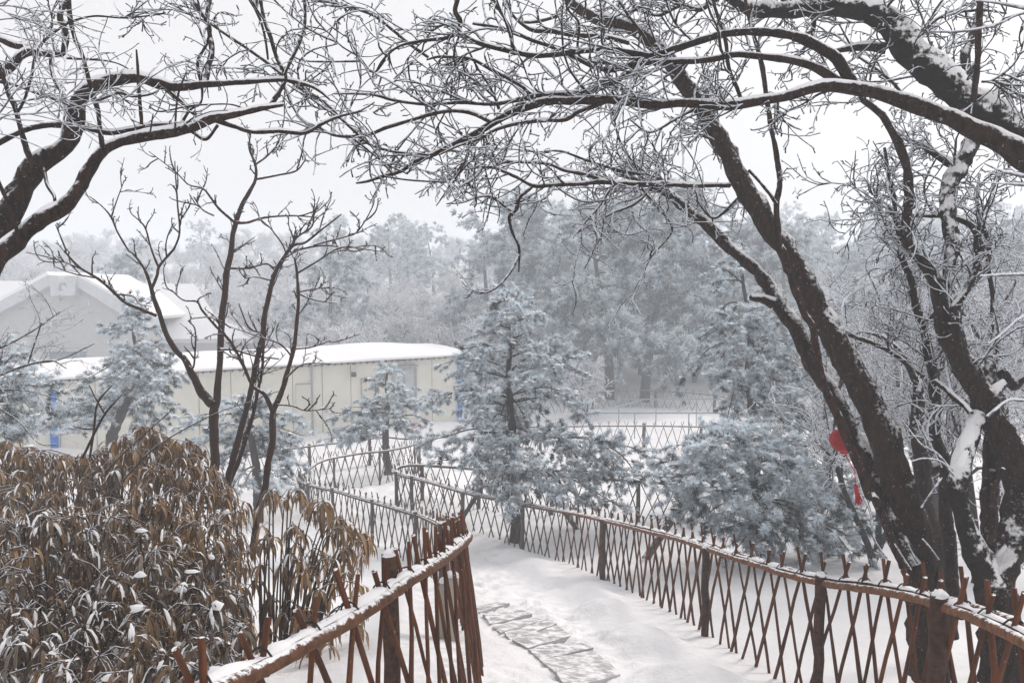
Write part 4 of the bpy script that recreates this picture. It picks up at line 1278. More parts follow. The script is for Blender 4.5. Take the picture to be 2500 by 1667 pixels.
# pale shoots at the foot of the leaning trunk
sh = [J(9, p, 5.4, 5.3) for p in ([(1920, 330, 14), (1850, 250, 13), (1760, 200, 12), (1650, 60, 9)], [(1950, 380, 14), (1880, 300, 13), (1780, 280, 12), (1705, 295, 9)], [(1760, 560, 12), (1850, 430, 13), (1880, 390, 9)], [(1860, 860, 12), (1810, 790, 12), (1770, 740, 10)],
                                  [(1740, 880, 13), (1700, 800, 12), (1680, 750, 9)], [(1700, 920, 13), (1650, 840, 12), (1610, 770, 9)], [(1570, 860, 11), (1490, 740, 12), (1470, 600, 12), (1420, 480, 11), (1380, 340, 8)], [(1880, 330, 12), (1800, 180, 11), (1740, 60, 8)])]
root = thing('young_shoots', 'thin rime-white shoots springing up before the base of the leaning trunk', 'shoots', [*sh[4][0, :2], gz(*sh[4][0, :2])])
for n_, s_ in enumerate(sh):
    me, c = limb_mesh('shoot', s_, rough=0.1, seed=500 + n_)
    obj('shoot', me, M['twig_white'], root)

# ------------------------------------------------------------------ tree at the left edge
limbsL = [('trunk', J(1, [(-260, 2300, 240), (-180, 1800, 200), (-60, 1480, 165), (50, 1210, 135), (130, 1060, 130), (215, 950, 120), (330, 870, 100), (410, 790, 90), (438, 680, 92), (445, 600, 88), (500, 520, 80), (580, 470, 78), (700, 450, 66), (800, 460, 60), (900, 490, 55), (1000, 510, 54), (1100, 500, 45), (1250, 485, 35), (1400, 470, 30), (1550, 460, 27), (1650, 460, 23), (1800, 500, 17), (1890, 570, 10)], 4.4, 5.2)),
          ('trunk', J(1, [(-240, 1760, 130), (-120, 1600, 120), (0, 1470, 110), (100, 1390, 102), (250, 1260, 95), (380, 1190, 85), (450, 1090, 76), (500, 980, 70), (560, 890, 65), (630, 840, 61), (740, 802, 60), (850, 780, 59), (1000, 760, 55), (1120, 730, 54), (1220, 690, 54), (1320, 670, 48), (1420, 650, 38), (1500, 630, 30), (1630, 608, 20)], 4.3, 4.9)),
          ('bough', J(1, [(1240, 690, 34), (1350, 730, 29), (1450, 760, 26), (1600, 755, 24), (1750, 765, 22), (1850, 715, 20), (1950, 670, 16), (2060, 640, 12), (2150, 590, 8)], 4.9, 5.3)),
          ('bough', J(1, [(590, 850, 30), (575, 760, 28), (562, 640, 28), (530, 540, 28), (500, 430, 26), (470, 320, 25), (430, 220, 25), (405, 100, 27), (398, 0, 28), (392, -90, 28)], 4.4, 4.3)),
          ('bough', J(1, [(195, 970, 36), (150, 850, 33), (120, 730, 30), (90, 620, 28), (50, 540, 27), (20, 460, 25), (-10, 360, 22)], 4.5, 4.5)),
          ('bough', J(1, [(90, 665, 15), (140, 570, 16), (180, 440, 16), (200, 330, 16), (240, 250, 16), (320, 180, 15), (410, 125, 14), (540, 95, 12), (700, 105, 10), (850, 90, 9), (950, 72, 6)], 4.45, 4.4)),
          ('bough', J(1, [(-60, 850, 40), (100, 760, 32), (200, 725, 32), (330, 715, 33), (500, 735, 33), (640, 760, 30), (760, 745, 25), (870, 720, 20), (1000, 715, 15), (1045, 722, 8)], 4.9, 5.0)),
          ('bough', J(1, [(245, 960, 26), (270, 1060, 24), (310, 1120, 22), (315, 1170, 19), (288, 1205, 13)], 4.6, 4.5)),
          ('bough', J(1, [(-60, 470, 56), (20, 410, 54), (60, 385, 53), (110, 330, 50), (180, 300, 42), (280, 315, 36), (360, 310, 35), (376, 260, 35), (380, 190, 35), (348, 110, 35), (350, 60, 34), (380, 20, 30), (405, -60, 28)], 5.0, 5.0)),
          ('bough', J(1, [(-60, 190, 36), (80, 250, 36), (180, 265, 32), (230, 300, 26)], 5.1, 5.0)),
          ('bough', J(1, [(-20, 460, 22), (100, 495, 18), (230, 540, 18), (330, 580, 16), (400, 605, 12)], 4.8, 4.7)),
          ('bough', J(1, [(-40, 950, 24), (60, 1190, 22), (100, 1340, 24), (112, 1400, 20)], 4.2, 4.3)),
          ('bough', J(1, [(550, 580, 17), (650, 540, 18), (700, 535, 16), (760, 555, 14), (850, 545, 12), (910, 525, 7)], 4.9, 5.0)),
          ('bough', J(1, [(812, 715, 20), (800, 560, 20), (790, 420, 16), (780, 285, 10)], 4.8, 4.7)),
          ('bough', J(1, [(865, 755, 10), (880, 650, 7)], 4.6)),
          ('bough', J(1, [(1000, 755, 11), (1020, 560, 12), (1070, 415, 8)], 4.7)),
          ('bough', J(1, [(1040, 710, 22), (1090, 630, 16), (1150, 590, 16), (1160, 510, 16), (1140, 420, 17), (1140, 340, 18), (1190, 240, 18), (1205, 160, 22), (1160, 80, 23), (1095, -20, 23)], 5.1, 5.3)),
          ('bough', J(1, [(1185, 480, 34), (1200, 380, 33), (1220, 290, 31), (1210, 200, 27), (1190, 100, 22), (1205, -20, 22)], 5.1, 5.4)),
          ('bough', J(1, [(395, 605, 20), (350, 520, 22), (310, 440, 23), (295, 350, 20), (330, 260, 12)], 4.8, 5.0)),
          ('bough', J(1, [(1560, 600, 30), (1600, 530, 26), (1640, 440, 22), (1590, 330, 22), (1560, 220, 22), (1520, 120, 22), (1490, -20, 18)], 5.0, 5.2)),
          ('bough', J(1, [(1635, 430, 18), (1665, 370, 20), (1720, 250, 20), (1750, 130, 19), (1745, -20, 18)], 5.0, 5.2)),
          ('bough', J(1, [(1535, 340, 13), (1510, 170, 15), (1480, 80, 15), (1425, -10, 12)], 5.1, 5.2)),
          ('bough', J(1, [(1430, 635, 14), (1330, 600, 10), (1200, 600, 10), (1080, 610, 11), (920, 640, 10), (855, 612, 9)], 4.9, 4.8)),
          ('bough', J(1, [(1100, 760, 20), (1180, 800, 18), (1250, 720, 20)], 4.9)),
          ('bough', J(1, [(950, 510, 26), (1040, 580, 22), (1110, 650, 18), (1180, 690, 14)], 5.1, 5.2)),
          ('bough', J(1, [(380, 335, 14), (560, 345, 13), (680, 370, 11), (790, 430, 8)], 5.0, 5.1))]
build_tree('bare_tree', 'bare dark tree at the left edge with snow lying along its thick curving boughs', limbsL, 'bark', 'twig',
           [dict(on=[5, 9, 10, 12, 18, 22, 25], dens=4, L1=(0.2, 0.6), r1=0.0062, l2=5, l3=2, wander=0.18, up1=0.04),
            dict(on=[16, 17, 19, 20, 21], dens=6, L1=(0.2, 0.6), r1=0.0065, l2=5, l3=2, wander=0.22, up1=0.04),
            dict(on=[0, 6, 8], dens=1.6, L1=(0.25, 0.7), r1=0.0066, l2=5, l3=2, wander=0.2, up1=0.05, start=0.45),
            dict(on=[1], dens=1.3, L1=(0.15, 0.45), r1=0.0062, l2=5, l3=2, wander=0.2, start=0.5, up1=-0.05)], 77,
           base=[*P(-110, 1667, 4.4)[:2], gz(*P(-110, 1667, 4.4)[:2])], rough=0.10, snow=1.15)
# pale rimed sprays of a neighbouring tree that reach in at the upper left corner
g = np.random.default_rng(81)
lv = [J(1, p, 4.0, 4.1) for p in ([(-80, 640, 10), (60, 660, 10), (300, 640, 9), (550, 590, 7), (690, 580, 5)], [(-60, 700, 9), (120, 650, 8), (360, 700, 7), (560, 740, 5)], [(-60, 30, 12), (120, 40, 9), (250, 90, 6)], [(-60, 120, 10), (110, 110, 9), (300, 170, 6)],
                                  [(-60, 20, 9), (60, 90, 9), (170, 200, 7), (280, 380, 5)], [(-60, 760, 9), (90, 790, 8), (260, 860, 6)], [(-60, 560, 9), (130, 580, 8), (270, 560, 5)], [(340, 600, 10), (365, 480, 9), (410, 405, 6)])]
root = thing('rimed_branches', 'pale frosted sprays reaching in at the upper left corner', 'branches', [*P(-110, 1667, 4.0)[:2], gz(*P(-110, 1667, 4.0)[:2])])
for n_, s_ in enumerate(lv):
    me, c = limb_mesh('branch', s_, rough=0.12, seed=520 + n_)
    obj('branch', me, M['twig_white'], root)
ge = Geo()
twigs_on(ge, g, lv, dens=13, L1=(0.12, 0.45), r1=0.0042, l2=5, l3=0, wander=0.1, ang=(15, 50))
obj('twigs', ge.mesh('twigs'), M['twig_white'], root, kind='stuff')
# near frosted twigs at the right edge
rv = [J(3, p, 2.6, 2.7) for p in ([(2700, 120, 26), (2500, 80, 24), (2351, 45, 22), (2200, 15, 18), (2080, 0, 13)], [(2700, 10, 18), (2351, 75, 17), (2200, 140, 18), (2000, 180, 18), (1810, 185, 12)], [(2700, 1100, 30), (2351, 1010, 26), (2220, 980, 19), (2120, 938, 11)], [(2700, 1080, 24), (2351, 1060, 20), (2100, 1045, 10)])]
rv += [J(6, p, 2.7, 2.7) for p in ([(2700, 900, 22), (2351, 885, 20), (2250, 890, 20), (2140, 980, 24)], [(2600, 150, 20), (2351, 165, 18), (2100, 175, 10)], [(2600, 320, 22), (2351, 400, 20), (2230, 500, 14), (2150, 560, 9)])]
root = thing('frosted_twigs', 'thick white frosted twigs poking in from the right edge, close to the viewer', 'branches', [*P(3000, 1500, 2.7)[:2], gz(*P(3000, 1500, 2.7)[:2])])
for n_, s_ in enumerate(rv):
    me, c = limb_mesh('branch', s_, rough=0.14, seed=540 + n_)
    obj('branch', me, M['twig_white'], root)

# ------------------------------------------------------------------ three slender brown stems in front of the cream building
s1 = np.vstack([J(7, [(1235, 560, 70), (1232, 330, 62), (1230, 150, 62)], 8.6), J(4, [(1232, 1050, 62), (1232, 940, 62), (1245, 880, 52), (1256, 760, 43), (1258, 600, 42), (1270, 450, 44), (1290, 280, 42), (1302, 130, 42), (1328, 10, 37)], 8.6, 8.7),
                J(1, [(1345, 1320, 35), (1380, 1190, 31), (1430, 1100, 26), (1465, 1030, 22), (1465, 950, 18), (1430, 850, 13), (1440, 770, 8)], 8.7, 8.8)])
s1b = np.vstack([J(4, [(1225, 910, 70), (1150, 830, 58), (1100, 740, 48), (1060, 660, 40), (1000, 600, 37), (950, 500, 34), (910, 400, 33), (880, 290, 29), (868, 240, 26), (820, 120, 17), (760, 40, 13)], 8.6, 8.4), J(1, [(740, 1440, 13), (680, 1340, 12), (640, 1250, 12), (590, 1190, 10), (515, 1128, 7)], 8.4, 8.4)])
limbsS1 = [('trunk', s1), ('bough', s1b),
           ('bough', np.vstack([J(4, [(872, 245, 20), (900, 170, 21), (912, 120, 20), (980, 40, 17), (1005, 5, 15)], 8.4), J(1, [(1030, 1330, 13), (1020, 1180, 12), (1010, 1060, 10), (1005, 925, 7)], 8.4, 8.5)])),
           ('bough', np.vstack([J(4, [(912, 125, 17), (880, 50, 14)], 8.4), J(1, [(860, 1400, 13), (830, 1300, 11), (755, 1228, 7)], 8.4, 8.3)])),
           ('bough', np.vstack([J(4, [(895, 402, 24), (800, 365, 24), (720, 330, 22), (650, 270, 21), (560, 190, 19), (450, 120, 16), (370, 30, 13)], 8.4, 8.0), J(1, [(380, 1440, 12), (350, 1360, 10), (320, 1288, 7)], 8.0, 7.9)])),
           ('bough', J(4, [(455, 128, 12), (330, 80, 10), (150, 38, 6)], 8.1, 8.0)), ('bough', J(4, [(545, 185, 12), (420, 160, 10), (310, 118, 7)], 8.2, 8.0)),
           ('bough', J(1, [(1467, 945, 14), (1530, 900, 13), (1600, 820, 9)], 8.8, 9.0)), ('bough', J(1, [(1470, 1028, 15), (1600, 1005, 14), (1700, 980, 12), (1755, 915, 8)], 8.8, 9.0)),
           ('bough', J(1, [(1350, 1282, 24), (1420, 1280, 20), (1500, 1255, 17), (1600, 1240, 13), (1720, 1240, 11), (1830, 1250, 7)], 8.7, 8.9)),
           ('bough', J(1, [(1345, 1275, 20), (1260, 1200, 17), (1200, 1120, 14), (1160, 1080, 12), (1080, 1060, 10), (1000, 980, 8), (855, 870, 5)], 8.7, 8.4)),
           ('bough', J(4, [(1300, 132, 17), (1420, 130, 14), (1530, 105, 13), (1575, 140, 10)], 8.7, 8.8)),
           ('bough', J(4, [(1262, 595, 17), (1350, 598, 14), (1480, 635, 12), (1600, 650, 9)], 8.6, 8.8)),
           ('bough', J(1, [(640, 1245, 10), (670, 1150, 9), (712, 1035, 7)], 8.4)), ('bough', J(4, [(650, 275, 12), (760, 290, 11), (800, 335, 9), (870, 350, 6)], 8.3, 8.2)),
           ('bough', J(4, [(1060, 660, 16), (1110, 700, 14), (1120, 600, 12), (1120, 480, 10), (1080, 430, 7)], 8.5, 8.3)), ('bough', J(1, [(1230, 1240, 12), (1160, 1200, 10), (1110, 1130, 8)], 8.6, 8.5))]
tw = dict(dens=8, L1=(0.12, 0.5), r1=0.0078, l2=5, l3=0, wander=0.16, up1=0.12, L2=(0.03, 0.11), ang=(30, 65), start=0.2)
for _l in limbsS1:
    _l[1][:, 3] *= 0.84
build_tree('slender_tree', 'slender brown tree forking low with a snow-filled crotch, before the cream building', limbsS1, 'bark_red', 'twig_red', [dict(tw, on=[0, 1], dens=4, start=0.45), dict(tw, on=list(range(2, 17)))], 91,
           base=[*P(525, 1250, 8.6)[:2], gz(*P(525, 1250, 8.6)[:2])], rough=0.07, snow=0.6)
s2 = np.vstack([J(7, [(1270, 640, 54), (1300, 480, 50)], 8.2), J(4, [(1330, 1250, 45), (1370, 1100, 44), (1410, 960, 40), (1440, 850, 38), (1470, 700, 36), (1500, 560, 39), (1520, 420, 37), (1540, 280, 33), (1570, 180, 29), (1620, 80, 25), (1680, 0, 20)], 8.2, 8.4), J(1, [(1750, 1390, 17), (1830, 1330, 14), (1960, 1230, 9)], 8.4, 8.5)])
limbsS2 = [('trunk', s2), ('stem', J(4, [(1300, 1420, 22), (1380, 1200, 30), (1430, 1050, 28), (1470, 880, 24), (1500, 730, 21), (1512, 580, 16), (1540, 470, 11)], 8.3, 8.4)),
           ('bough', J(1, [(1700, 1435, 15), (1850, 1410, 13), (1990, 1420, 10), (2150, 1410, 8), (2235, 1455, 5)], 8.4, 8.6)), ('bough', J(1, [(1640, 1480, 16), (1700, 1370, 13), (1790, 1300, 12), (1800, 1200, 8)], 8.4, 8.3)),
           ('bough', J(1, [(1800, 1410, 13), (1980, 1360, 11), (2060, 1320, 10), (2140, 1180, 8), (2146, 1120, 5)], 8.4, 8.5)), ('bough', J(1, [(1560, 1590, 18), (1640, 1460, 12), (1570, 1330, 10), (1500, 1260, 8)], 8.4, 8.2)),
           ('bough', J(4, [(1560, 200, 12), (1480, 180, 10), (1410, 185, 7)], 8.4, 8.3)), ('bough', J(4, [(1510, 500, 15), (1430, 470, 12), (1380, 360, 9), (1370, 330, 6)], 8.4, 8.2))]
for _l in limbsS2:
    _l[1][:, 3] *= 0.84
build_tree('slender_tree', 'thin twin-stemmed brown tree just right of the forked slender tree', limbsS2, 'bark_red', 'twig_red', [dict(tw, on=[0], dens=4, start=0.4), dict(tw, on=list(range(1, 8)), dens=8)], 92,
           base=[*P(553, 1290, 8.2)[:2], gz(*P(553, 1290, 8.2)[:2])], rough=0.07, snow=0.5)
s3 = np.vstack([J(7, [(1440, 820, 52), (1480, 620, 46), (1530, 380, 44)], 7.9), J(4, [(1555, 1150, 44), (1570, 960, 44), (1590, 900, 38), (1640, 760, 34), (1680, 620, 28), (1700, 480, 26), (1710, 300, 22), (1705, 160, 19), (1690, 70, 12)], 7.9, 8.1)])
limbsS3 = [('trunk', s3), ('bough', J(4, [(1565, 940, 34), (1520, 850, 29), (1450, 800, 24), (1400, 700, 22), (1350, 600, 20), (1310, 530, 21), (1230, 450, 18), (1160, 370, 16), (1130, 320, 14), (1050, 310, 10), (980, 252, 9)], 7.9, 7.6)),
           ('bough', J(4, [(1590, 910, 14), (1680, 920, 12), (1760, 945, 11), (1905, 932, 7)], 7.9, 8.0)), ('bough', J(4, [(1685, 595, 12), (1790, 580, 10), (1895, 543, 7)], 8.0)), ('bough', J(4, [(1705, 268, 12), (1790, 250, 10), (1895, 238, 7)], 8.1)),
           ('bough', J(4, [(1705, 272, 12), (1800, 310, 10), (1935, 332, 7)], 8.1, 8.0)), ('bough', J(4, [(1708, 155, 14), (1820, 90, 13), (1960, 10, 11), (2100, 20, 8), (2230, 40, 5)], 8.1, 8.3)), ('bough', J(4, [(1310, 540, 14), (1230, 420, 10), (1110, 415, 8)], 7.7, 7.6)),
           ('bough', J(4, [(1640, 760, 14), (1740, 680, 11), (1900, 675, 7)], 7.9, 8.1)), ('bough', J(4, [(1680, 640, 13), (1600, 560, 11), (1480, 520, 9), (1300, 460, 6)], 8.0, 7.8)), ('bough', J(4, [(1400, 700, 14), (1360, 640, 11), (1300, 640, 7)], 7.8, 7.7))]
for _l in limbsS3:
    _l[1][:, 3] *= 0.84
build_tree('slender_tree', 'slender brown tree nearest the fence with one long limb bending left', limbsS3, 'bark_red', 'twig_red', [dict(tw, on=[0], dens=4, start=0.4), dict(tw, on=list(range(1, 11)), dens=8)], 93,
           base=[*P(612, 1350, 7.9)[:2], gz(*P(612, 1350, 7.9)[:2])], rough=0.07, snow=0.4)
st = [J(4, p, 6.6, 6.5) for p in ([(470, 1220, 15), (600, 970, 14), (700, 850, 7)], [(515, 1210, 14), (535, 1050, 13), (560, 900, 12), (640, 800, 7)], [(535, 1050, 12), (480, 1048, 11), (425, 1035, 8)], [(600, 965, 11), (555, 890, 9), (510, 800, 6)], [(600, 1300, 9), (720, 1180, 8), (900, 1020, 7), (1000, 930, 5)], [(700, 1350, 10), (900, 1150, 8), (1200, 980, 7), (1450, 890, 5)])]
root = thing('bare_sapling', 'forked bare twigs sticking up out of the brown bush', 'sapling', [*P(200, 1250, 6.6)[:2], gz(*P(200, 1250, 6.6)[:2])])
for n_, s_ in enumerate(st):
    me, c = limb_mesh('stem', s_, rough=0.1, seed=560 + n_)
    obj('stem', me, M['twig_red'], root)
bt = [J(4, p, 9.5, 9.3) for p in ([(-60, 770, 14), (80, 710, 13), (180, 680, 12), (300, 660, 10), (380, 700, 7)], [(160, 680, 11), (200, 560, 9), (240, 440, 7)], [(-60, 620, 10), (100, 540, 9), (230, 460, 8), (345, 378, 5)], [(180, 680, 10), (350, 650, 8), (540, 562, 5)], [(-60, 600, 9), (60, 560, 8), (200, 480, 6), (290, 430, 4)], [(-60, 900, 10), (100, 1000, 9), (220, 1130, 8), (330, 1140, 6)], [(-60, 820, 9), (150, 830, 8), (300, 870, 6), (380, 900, 4)])]
root = thing('bare_shrub', 'thin bare frosted shrub twigs fanning out at the left edge', 'shrub', [*P(-140, 1150, 9.5)[:2], gz(*P(-140, 1150, 9.5)[:2])])
for n_, s_ in enumerate(bt):
    me, c = limb_mesh('branch', s_, rough=0.1, seed=570 + n_)
    obj('branch', me, M['twig_red'], root)
ge = Geo()
twigs_on(ge, np.random.default_rng(12), bt, dens=6, L1=(0.2, 0.7), r1=0.005, l2=5, l3=2, wander=0.12, up1=0.03, ang=(20, 60))
obj('twigs', ge.mesh('twigs'), M['twig'], root, kind='stuff')

# ------------------------------------------------------------------ pines
def tufts(ge, g, O, D, ln, wd, n, frost0, spread=(15, 80)):
    """bundles of needles: each needle one narrow blade"""
    K = len(O)
    O, D = np.repeat(O, n, 0), np.repeat(unit(D), n, 0)
    rnd = g.normal(size=O.shape)
    per = unit(rnd - D * (rnd * D).sum(-1, keepdims=True))
    a = np.radians(g.uniform(*spread, len(O)))[:, None]
    dr = unit(D * np.cos(a) + per * np.sin(a) + UP * -0.05)
    L = g.uniform(0.7, 1.15, len(O))[:, None] * ln
    side = unit(np.cross(dr, g.normal(size=O.shape))) * wd * 0.5
    tip = O + dr * L + UP * -0.10 * L
    st_ = O + dr * L * 0.12
    v = np.stack([st_ - side, st_ + side, tip], 1).reshape(-1, 3)
    t = np.arange(len(v)).reshape(-1, 3)
    f0 = np.repeat(frost0 if np.ndim(frost0) else np.full(K, frost0), n)
    fr = np.clip(f0[:, None] + 0.5 * dr[:, 2:3] + g.normal(0, 0.13, (len(O), 1)) + np.array([[-0.10, -0.10, 0.12]]), 0, 1)
    ge.add(v, None, t, fr.ravel())


_cm = cap_mesh(1.0, 1.0, 3, 6, 2)
CAPV = np.array([v.co[:] for v in _cm.vertices])
CAPQ = [list(p.vertices) for p in _cm.polygons if len(p.vertices) == 4]
CAPT = [list(p.vertices) for p in _cm.polygons if len(p.vertices) == 3]
bpy.data.meshes.remove(_cm)


def lumps(ge, g, C, r):
    K = len(C)
    sc = np.asarray(r)[:, None] * g.uniform(0.6, 1.4, (K, 3)) * [1.1, 1.1, 0.7]
    a = g.uniform(0, 6.28, K)
    v = CAPV[None] * (1 + 0.14 * g.normal(size=(K, len(CAPV), 1))) * sc[:, None]
    x = v[..., 0] * np.cos(a)[:, None] - v[..., 1] * np.sin(a)[:, None]
    y = v[..., 0] * np.sin(a)[:, None] + v[..., 1] * np.cos(a)[:, None]
    v = np.stack([x, y, v[..., 2] - 0.25 * sc[:, 2:3]], -1) + C[:, None]
    b = (np.arange(K) * len(CAPV))[:, None, None]
    ge.add(v.reshape(-1, 3), (np.array(CAPQ)[None] + b).reshape(-1, 4), (np.array(CAPT)[None] + b).reshape(-1, 3), 1.0)


def dress(g, boughs, ge_w, ge_n, ge_s, dens, bl, tl, tw_, per, nn, frost, lump, br=0.007, t0=0.22, droop=-0.05, flat=0.45):
    """branchlets with needle bundles and lumps of snow along boughs (list of (n,4) polylines)"""
    O, D = [], []
    for c in boughs:
        c, ln = resample(c, 20)
        m = max(3, g.poisson(dens * ln))
        o, d, t = spawn(g, c[None, :, :3], m, t0, 1.0, 25, 75, flat, 0.12)
        O.append(o)
        D.append(d)
        O.append(c[-1:, :3])
        D.append(unit(c[-1:, :3] - c[-3:-2, :3]))
    O, D = np.vstack(O), np.vstack(D)
    K = len(O)
    L = g.uniform(*bl, K)
    p = grow(g, O, D, L, 5, 0.18, droop)
    ge_w.tubes(p, br * np.linspace(1, 0.6, 5)[None] * np.ones((K, 1)), 3)
    o2, d2, _ = spawn(g, p, per, 0.25, 1.0, 10, 55, 0.7, 0.25)
    bf = np.where(g.random(K) < frost * 1.02, 0.88, 0.16) + g.normal(0, 0.08, K)
    fr = np.clip(np.repeat(bf, per) + g.normal(0, 0.12, len(o2)), 0, 1)
    tufts(ge_n, g, o2, d2, tl, tw_, nn, fr)
    tufts(ge_n, g, p[:, -1], p[:, -1] - p[:, -2], tl, tw_, nn, np.clip(bf + 0.05, 0, 1))
    pick = g.random(len(o2)) < lump
    if pick.any():
        c_ = np.repeat(o2[pick], 2, 0) + g.normal(0, 0.30, (pick.sum() * 2, 3)) * [1, 1, 0.4] * tl + UP * tl * 0.2
        lumps(ge_s, g, c_, g.uniform(0.16, 0.42, len(c_)) * tl)


def pine(label, k, trunk, d, boughs, seed, depth=1.0, dens=9.0, bl=(0.18, 0.42), tl=0.105, wd=0.013, per=7, nn=22, frost=0.50, lump=0.10, extra=1.0, mat='needles', name='pine_tree', crown_parts=None):
    tr = J(k, trunk, d)
    g = np.random.default_rng(seed)
    base = np.array([tr[0, 0], tr[0, 1], min(gz(tr[0, 0], tr[0, 1]), tr[0, 2])])
    if tr[0, 2] > base[2] + 0.05:
        tr = np.vstack([[*base, tr[0, 3] * 1.1], tr])
    root = thing(name, label, 'pine', base)
    me, c = limb_mesh('trunk', tr, rough=0.1, seed=seed)
    obj('trunk', me, M['pine_bark'], root)
    bs = []
    for b in boughs:
        n = len(b)
        off = g.uniform(-depth, depth) * 0.6
        t = np.linspace(0, 1, n)
        w0 = np.array([Q(k, x, y, d + off * tt) for (x, y), tt in zip(b, t)])
        r = np.linspace(0.022, 0.008, n) * (0.6 + 0.4 * d / 15)
        bs.append(catmull(np.c_[w0, r], 0.12))
        for e in range(int(extra) + (g.random() < extra % 1)):            # limbs growing towards and away from the viewer
            s_ = g.uniform(0.25, 0.75)
            off = depth * g.uniform(0.5, 1.1) * g.choice([-1, 1])
            x0, y0 = b[0]
            w0 = np.array([Q(k, x0 + (x - x0) * (s_ if i else 1), y + (g.normal(0, 14) if i else 0), d + off * tt) for i, ((x, y), tt) in enumerate(zip(b, t))])
            bs.append(catmull(np.c_[w0, r], 0.12))
    gw, gn, gs = Geo(), Geo(), Geo()
    for c in bs:
        cc, _ = resample(c, 12)
        gw.tubes(cc[None, :, :3], cc[None, :, 3], 6)
    dress(g, bs, gw, gn, gs, dens, bl, tl, wd, per, nn, frost, lump)
    obj('branches', gw.mesh('branches'), M['pine_bark'], root, kind='stuff')
    cr = obj('crown', gn.mesh('crown', smooth=False, attr=True), M[mat], root, kind='stuff')
    if gs.v:
        obj('snow_clumps', gs.mesh('snow_clumps'), M['snow_soft'], root, kind='stuff')
    return root


pine('snow-covered pine in the middle with a pointed top, inside the bend of the fence', 5,
     [(1195, 1560, 60), (1185, 1450, 52), (1175, 1300, 48), (1182, 1100, 44), (1162, 900, 38), (1160, 700, 30), (1164, 500, 22), (1152, 400, 15), (1146, 268, 9)], 15.3,
     [[(1150, 330), (1190, 280)], [(1150, 340), (1110, 300)], [(1150, 400), (1240, 345)], [(1152, 410), (1095, 385)], [(1158, 470), (1300, 385)], [(1158, 470), (1040, 430)], [(1160, 540), (1080, 500), (1000, 510)], [(1160, 540), (1300, 480)],
      [(1162, 640), (1040, 570), (915, 590)], [(1162, 640), (1320, 580), (1440, 575)], [(1160, 700), (950, 640), (790, 675)], [(1160, 720), (1380, 640), (1540, 645)], [(1160, 740), (1380, 690), (1560, 720)], [(1160, 760), (1000, 720), (870, 730)],
      [(1160, 850), (950, 800), (825, 850)], [(1160, 870), (900, 830), (745, 880)], [(1162, 860), (1350, 810), (1480, 840)], [(1165, 900), (1400, 870), (1590, 985)], [(1165, 920), (1000, 880), (900, 935)], [(1165, 800), (1280, 760), (1400, 770)], [(1162, 600), (1230, 560), (1370, 600)],
      [(1175, 1000), (1000, 970), (860, 1070)], [(1180, 1060), (950, 1050), (780, 1100), (655, 1105)], [(1180, 1080), (980, 1090), (770, 1200)], [(1180, 1080), (1080, 1120), (1000, 1190)], [(1180, 1030), (1350, 1080), (1480, 1090), (1620, 1100)], [(1185, 1040), (1420, 1085), (1700, 1120), (1900, 1170), (1965, 1240)],
      [(1400, 1080), (1560, 1170), (1650, 1230)], [(1600, 1100), (1780, 1180), (1900, 1320)], [(1500, 1100), (1700, 1250), (1820, 1330)], [(1185, 1200), (1350, 1280), (1560, 1290), (1780, 1300)], [(1400, 1280), (1600, 1380), (1800, 1500)], [(1350, 1280), (1500, 1400), (1600, 1460)],
      [(1180, 1180), (1080, 1240), (1000, 1330)], [(1180, 1250), (1150, 1350), (1160, 1450)], [(1180, 1260), (1280, 1330), (1380, 1400)], [(1180, 1230), (1000, 1225), (770, 1230)], [(1180, 1130), (1250, 1180), (1300, 1250)], [(1182, 1180), (1100, 1290), (1060, 1360)], [(1182, 1060), (1140, 1150), (1120, 1260)], [(1182, 1060), (1220, 1150), (1240, 1280)], [(1182, 1150), (1200, 1260), (1210, 1400)], [(1165, 860), (1130, 920), (1100, 1010)], [(1165, 860), (1220, 930), (1260, 1020)], [(1165, 960), (1150, 1040), (1170, 1130)]], 101, depth=1.1, frost=0.88, lump=0.26, extra=1.0, dens=9.5)
pine('broad snow-covered pine behind the fence, nearest to the leaning trunk', 9,
     [(862, 900, 56), (845, 760, 50), (815, 560, 46), (790, 400, 40), (760, 250, 26), (740, 150, 14)], 12.8,
     [[(780, 400), (500, 300), (210, 375)], [(775, 380), (500, 270), (300, 300)], [(770, 320), (560, 210), (370, 200)], [(760, 280), (620, 160), (500, 140)], [(750, 220), (640, 110)], [(755, 240), (820, 130)], [(765, 300), (900, 200), (1010, 180)], [(770, 330), (1000, 240), (1180, 250)],
      [(780, 390), (1100, 330), (1350, 405)], [(795, 450), (1150, 450), (1420, 595)], [(800, 500), (1200, 560), (1500, 705)], [(805, 540), (1200, 650), (1480, 810)], [(810, 560), (1000, 660), (1150, 770)], [(1050, 600), (1150, 740), (1210, 860)], [(815, 600), (900, 660), (950, 750)],
      [(815, 600), (720, 660), (655, 730)], [(805, 540), (700, 560), (620, 640)], [(800, 500), (620, 540), (495, 625)], [(790, 460), (550, 480), (350, 600)], [(785, 430), (560, 420), (365, 500)], [(815, 620), (760, 720), (690, 810)], [(800, 480), (900, 540), (1000, 610)], [(790, 420), (800, 480), (780, 520)],
      [(785, 400), (680, 380), (590, 420)], [(790, 420), (950, 400), (1120, 450)], [(1100, 460), (1280, 520), (1400, 600)], [(1000, 560), (1250, 700), (1330, 790)], [(775, 330), (650, 290), (520, 360)], [(900, 240), (1050, 300), (1150, 380)], [(600, 320), (450, 380), (300, 420)], [(810, 580), (830, 680), (900, 760)]], 102, depth=1.2, frost=0.82, lump=0.18, tl=0.11, dens=10, extra=1.2)
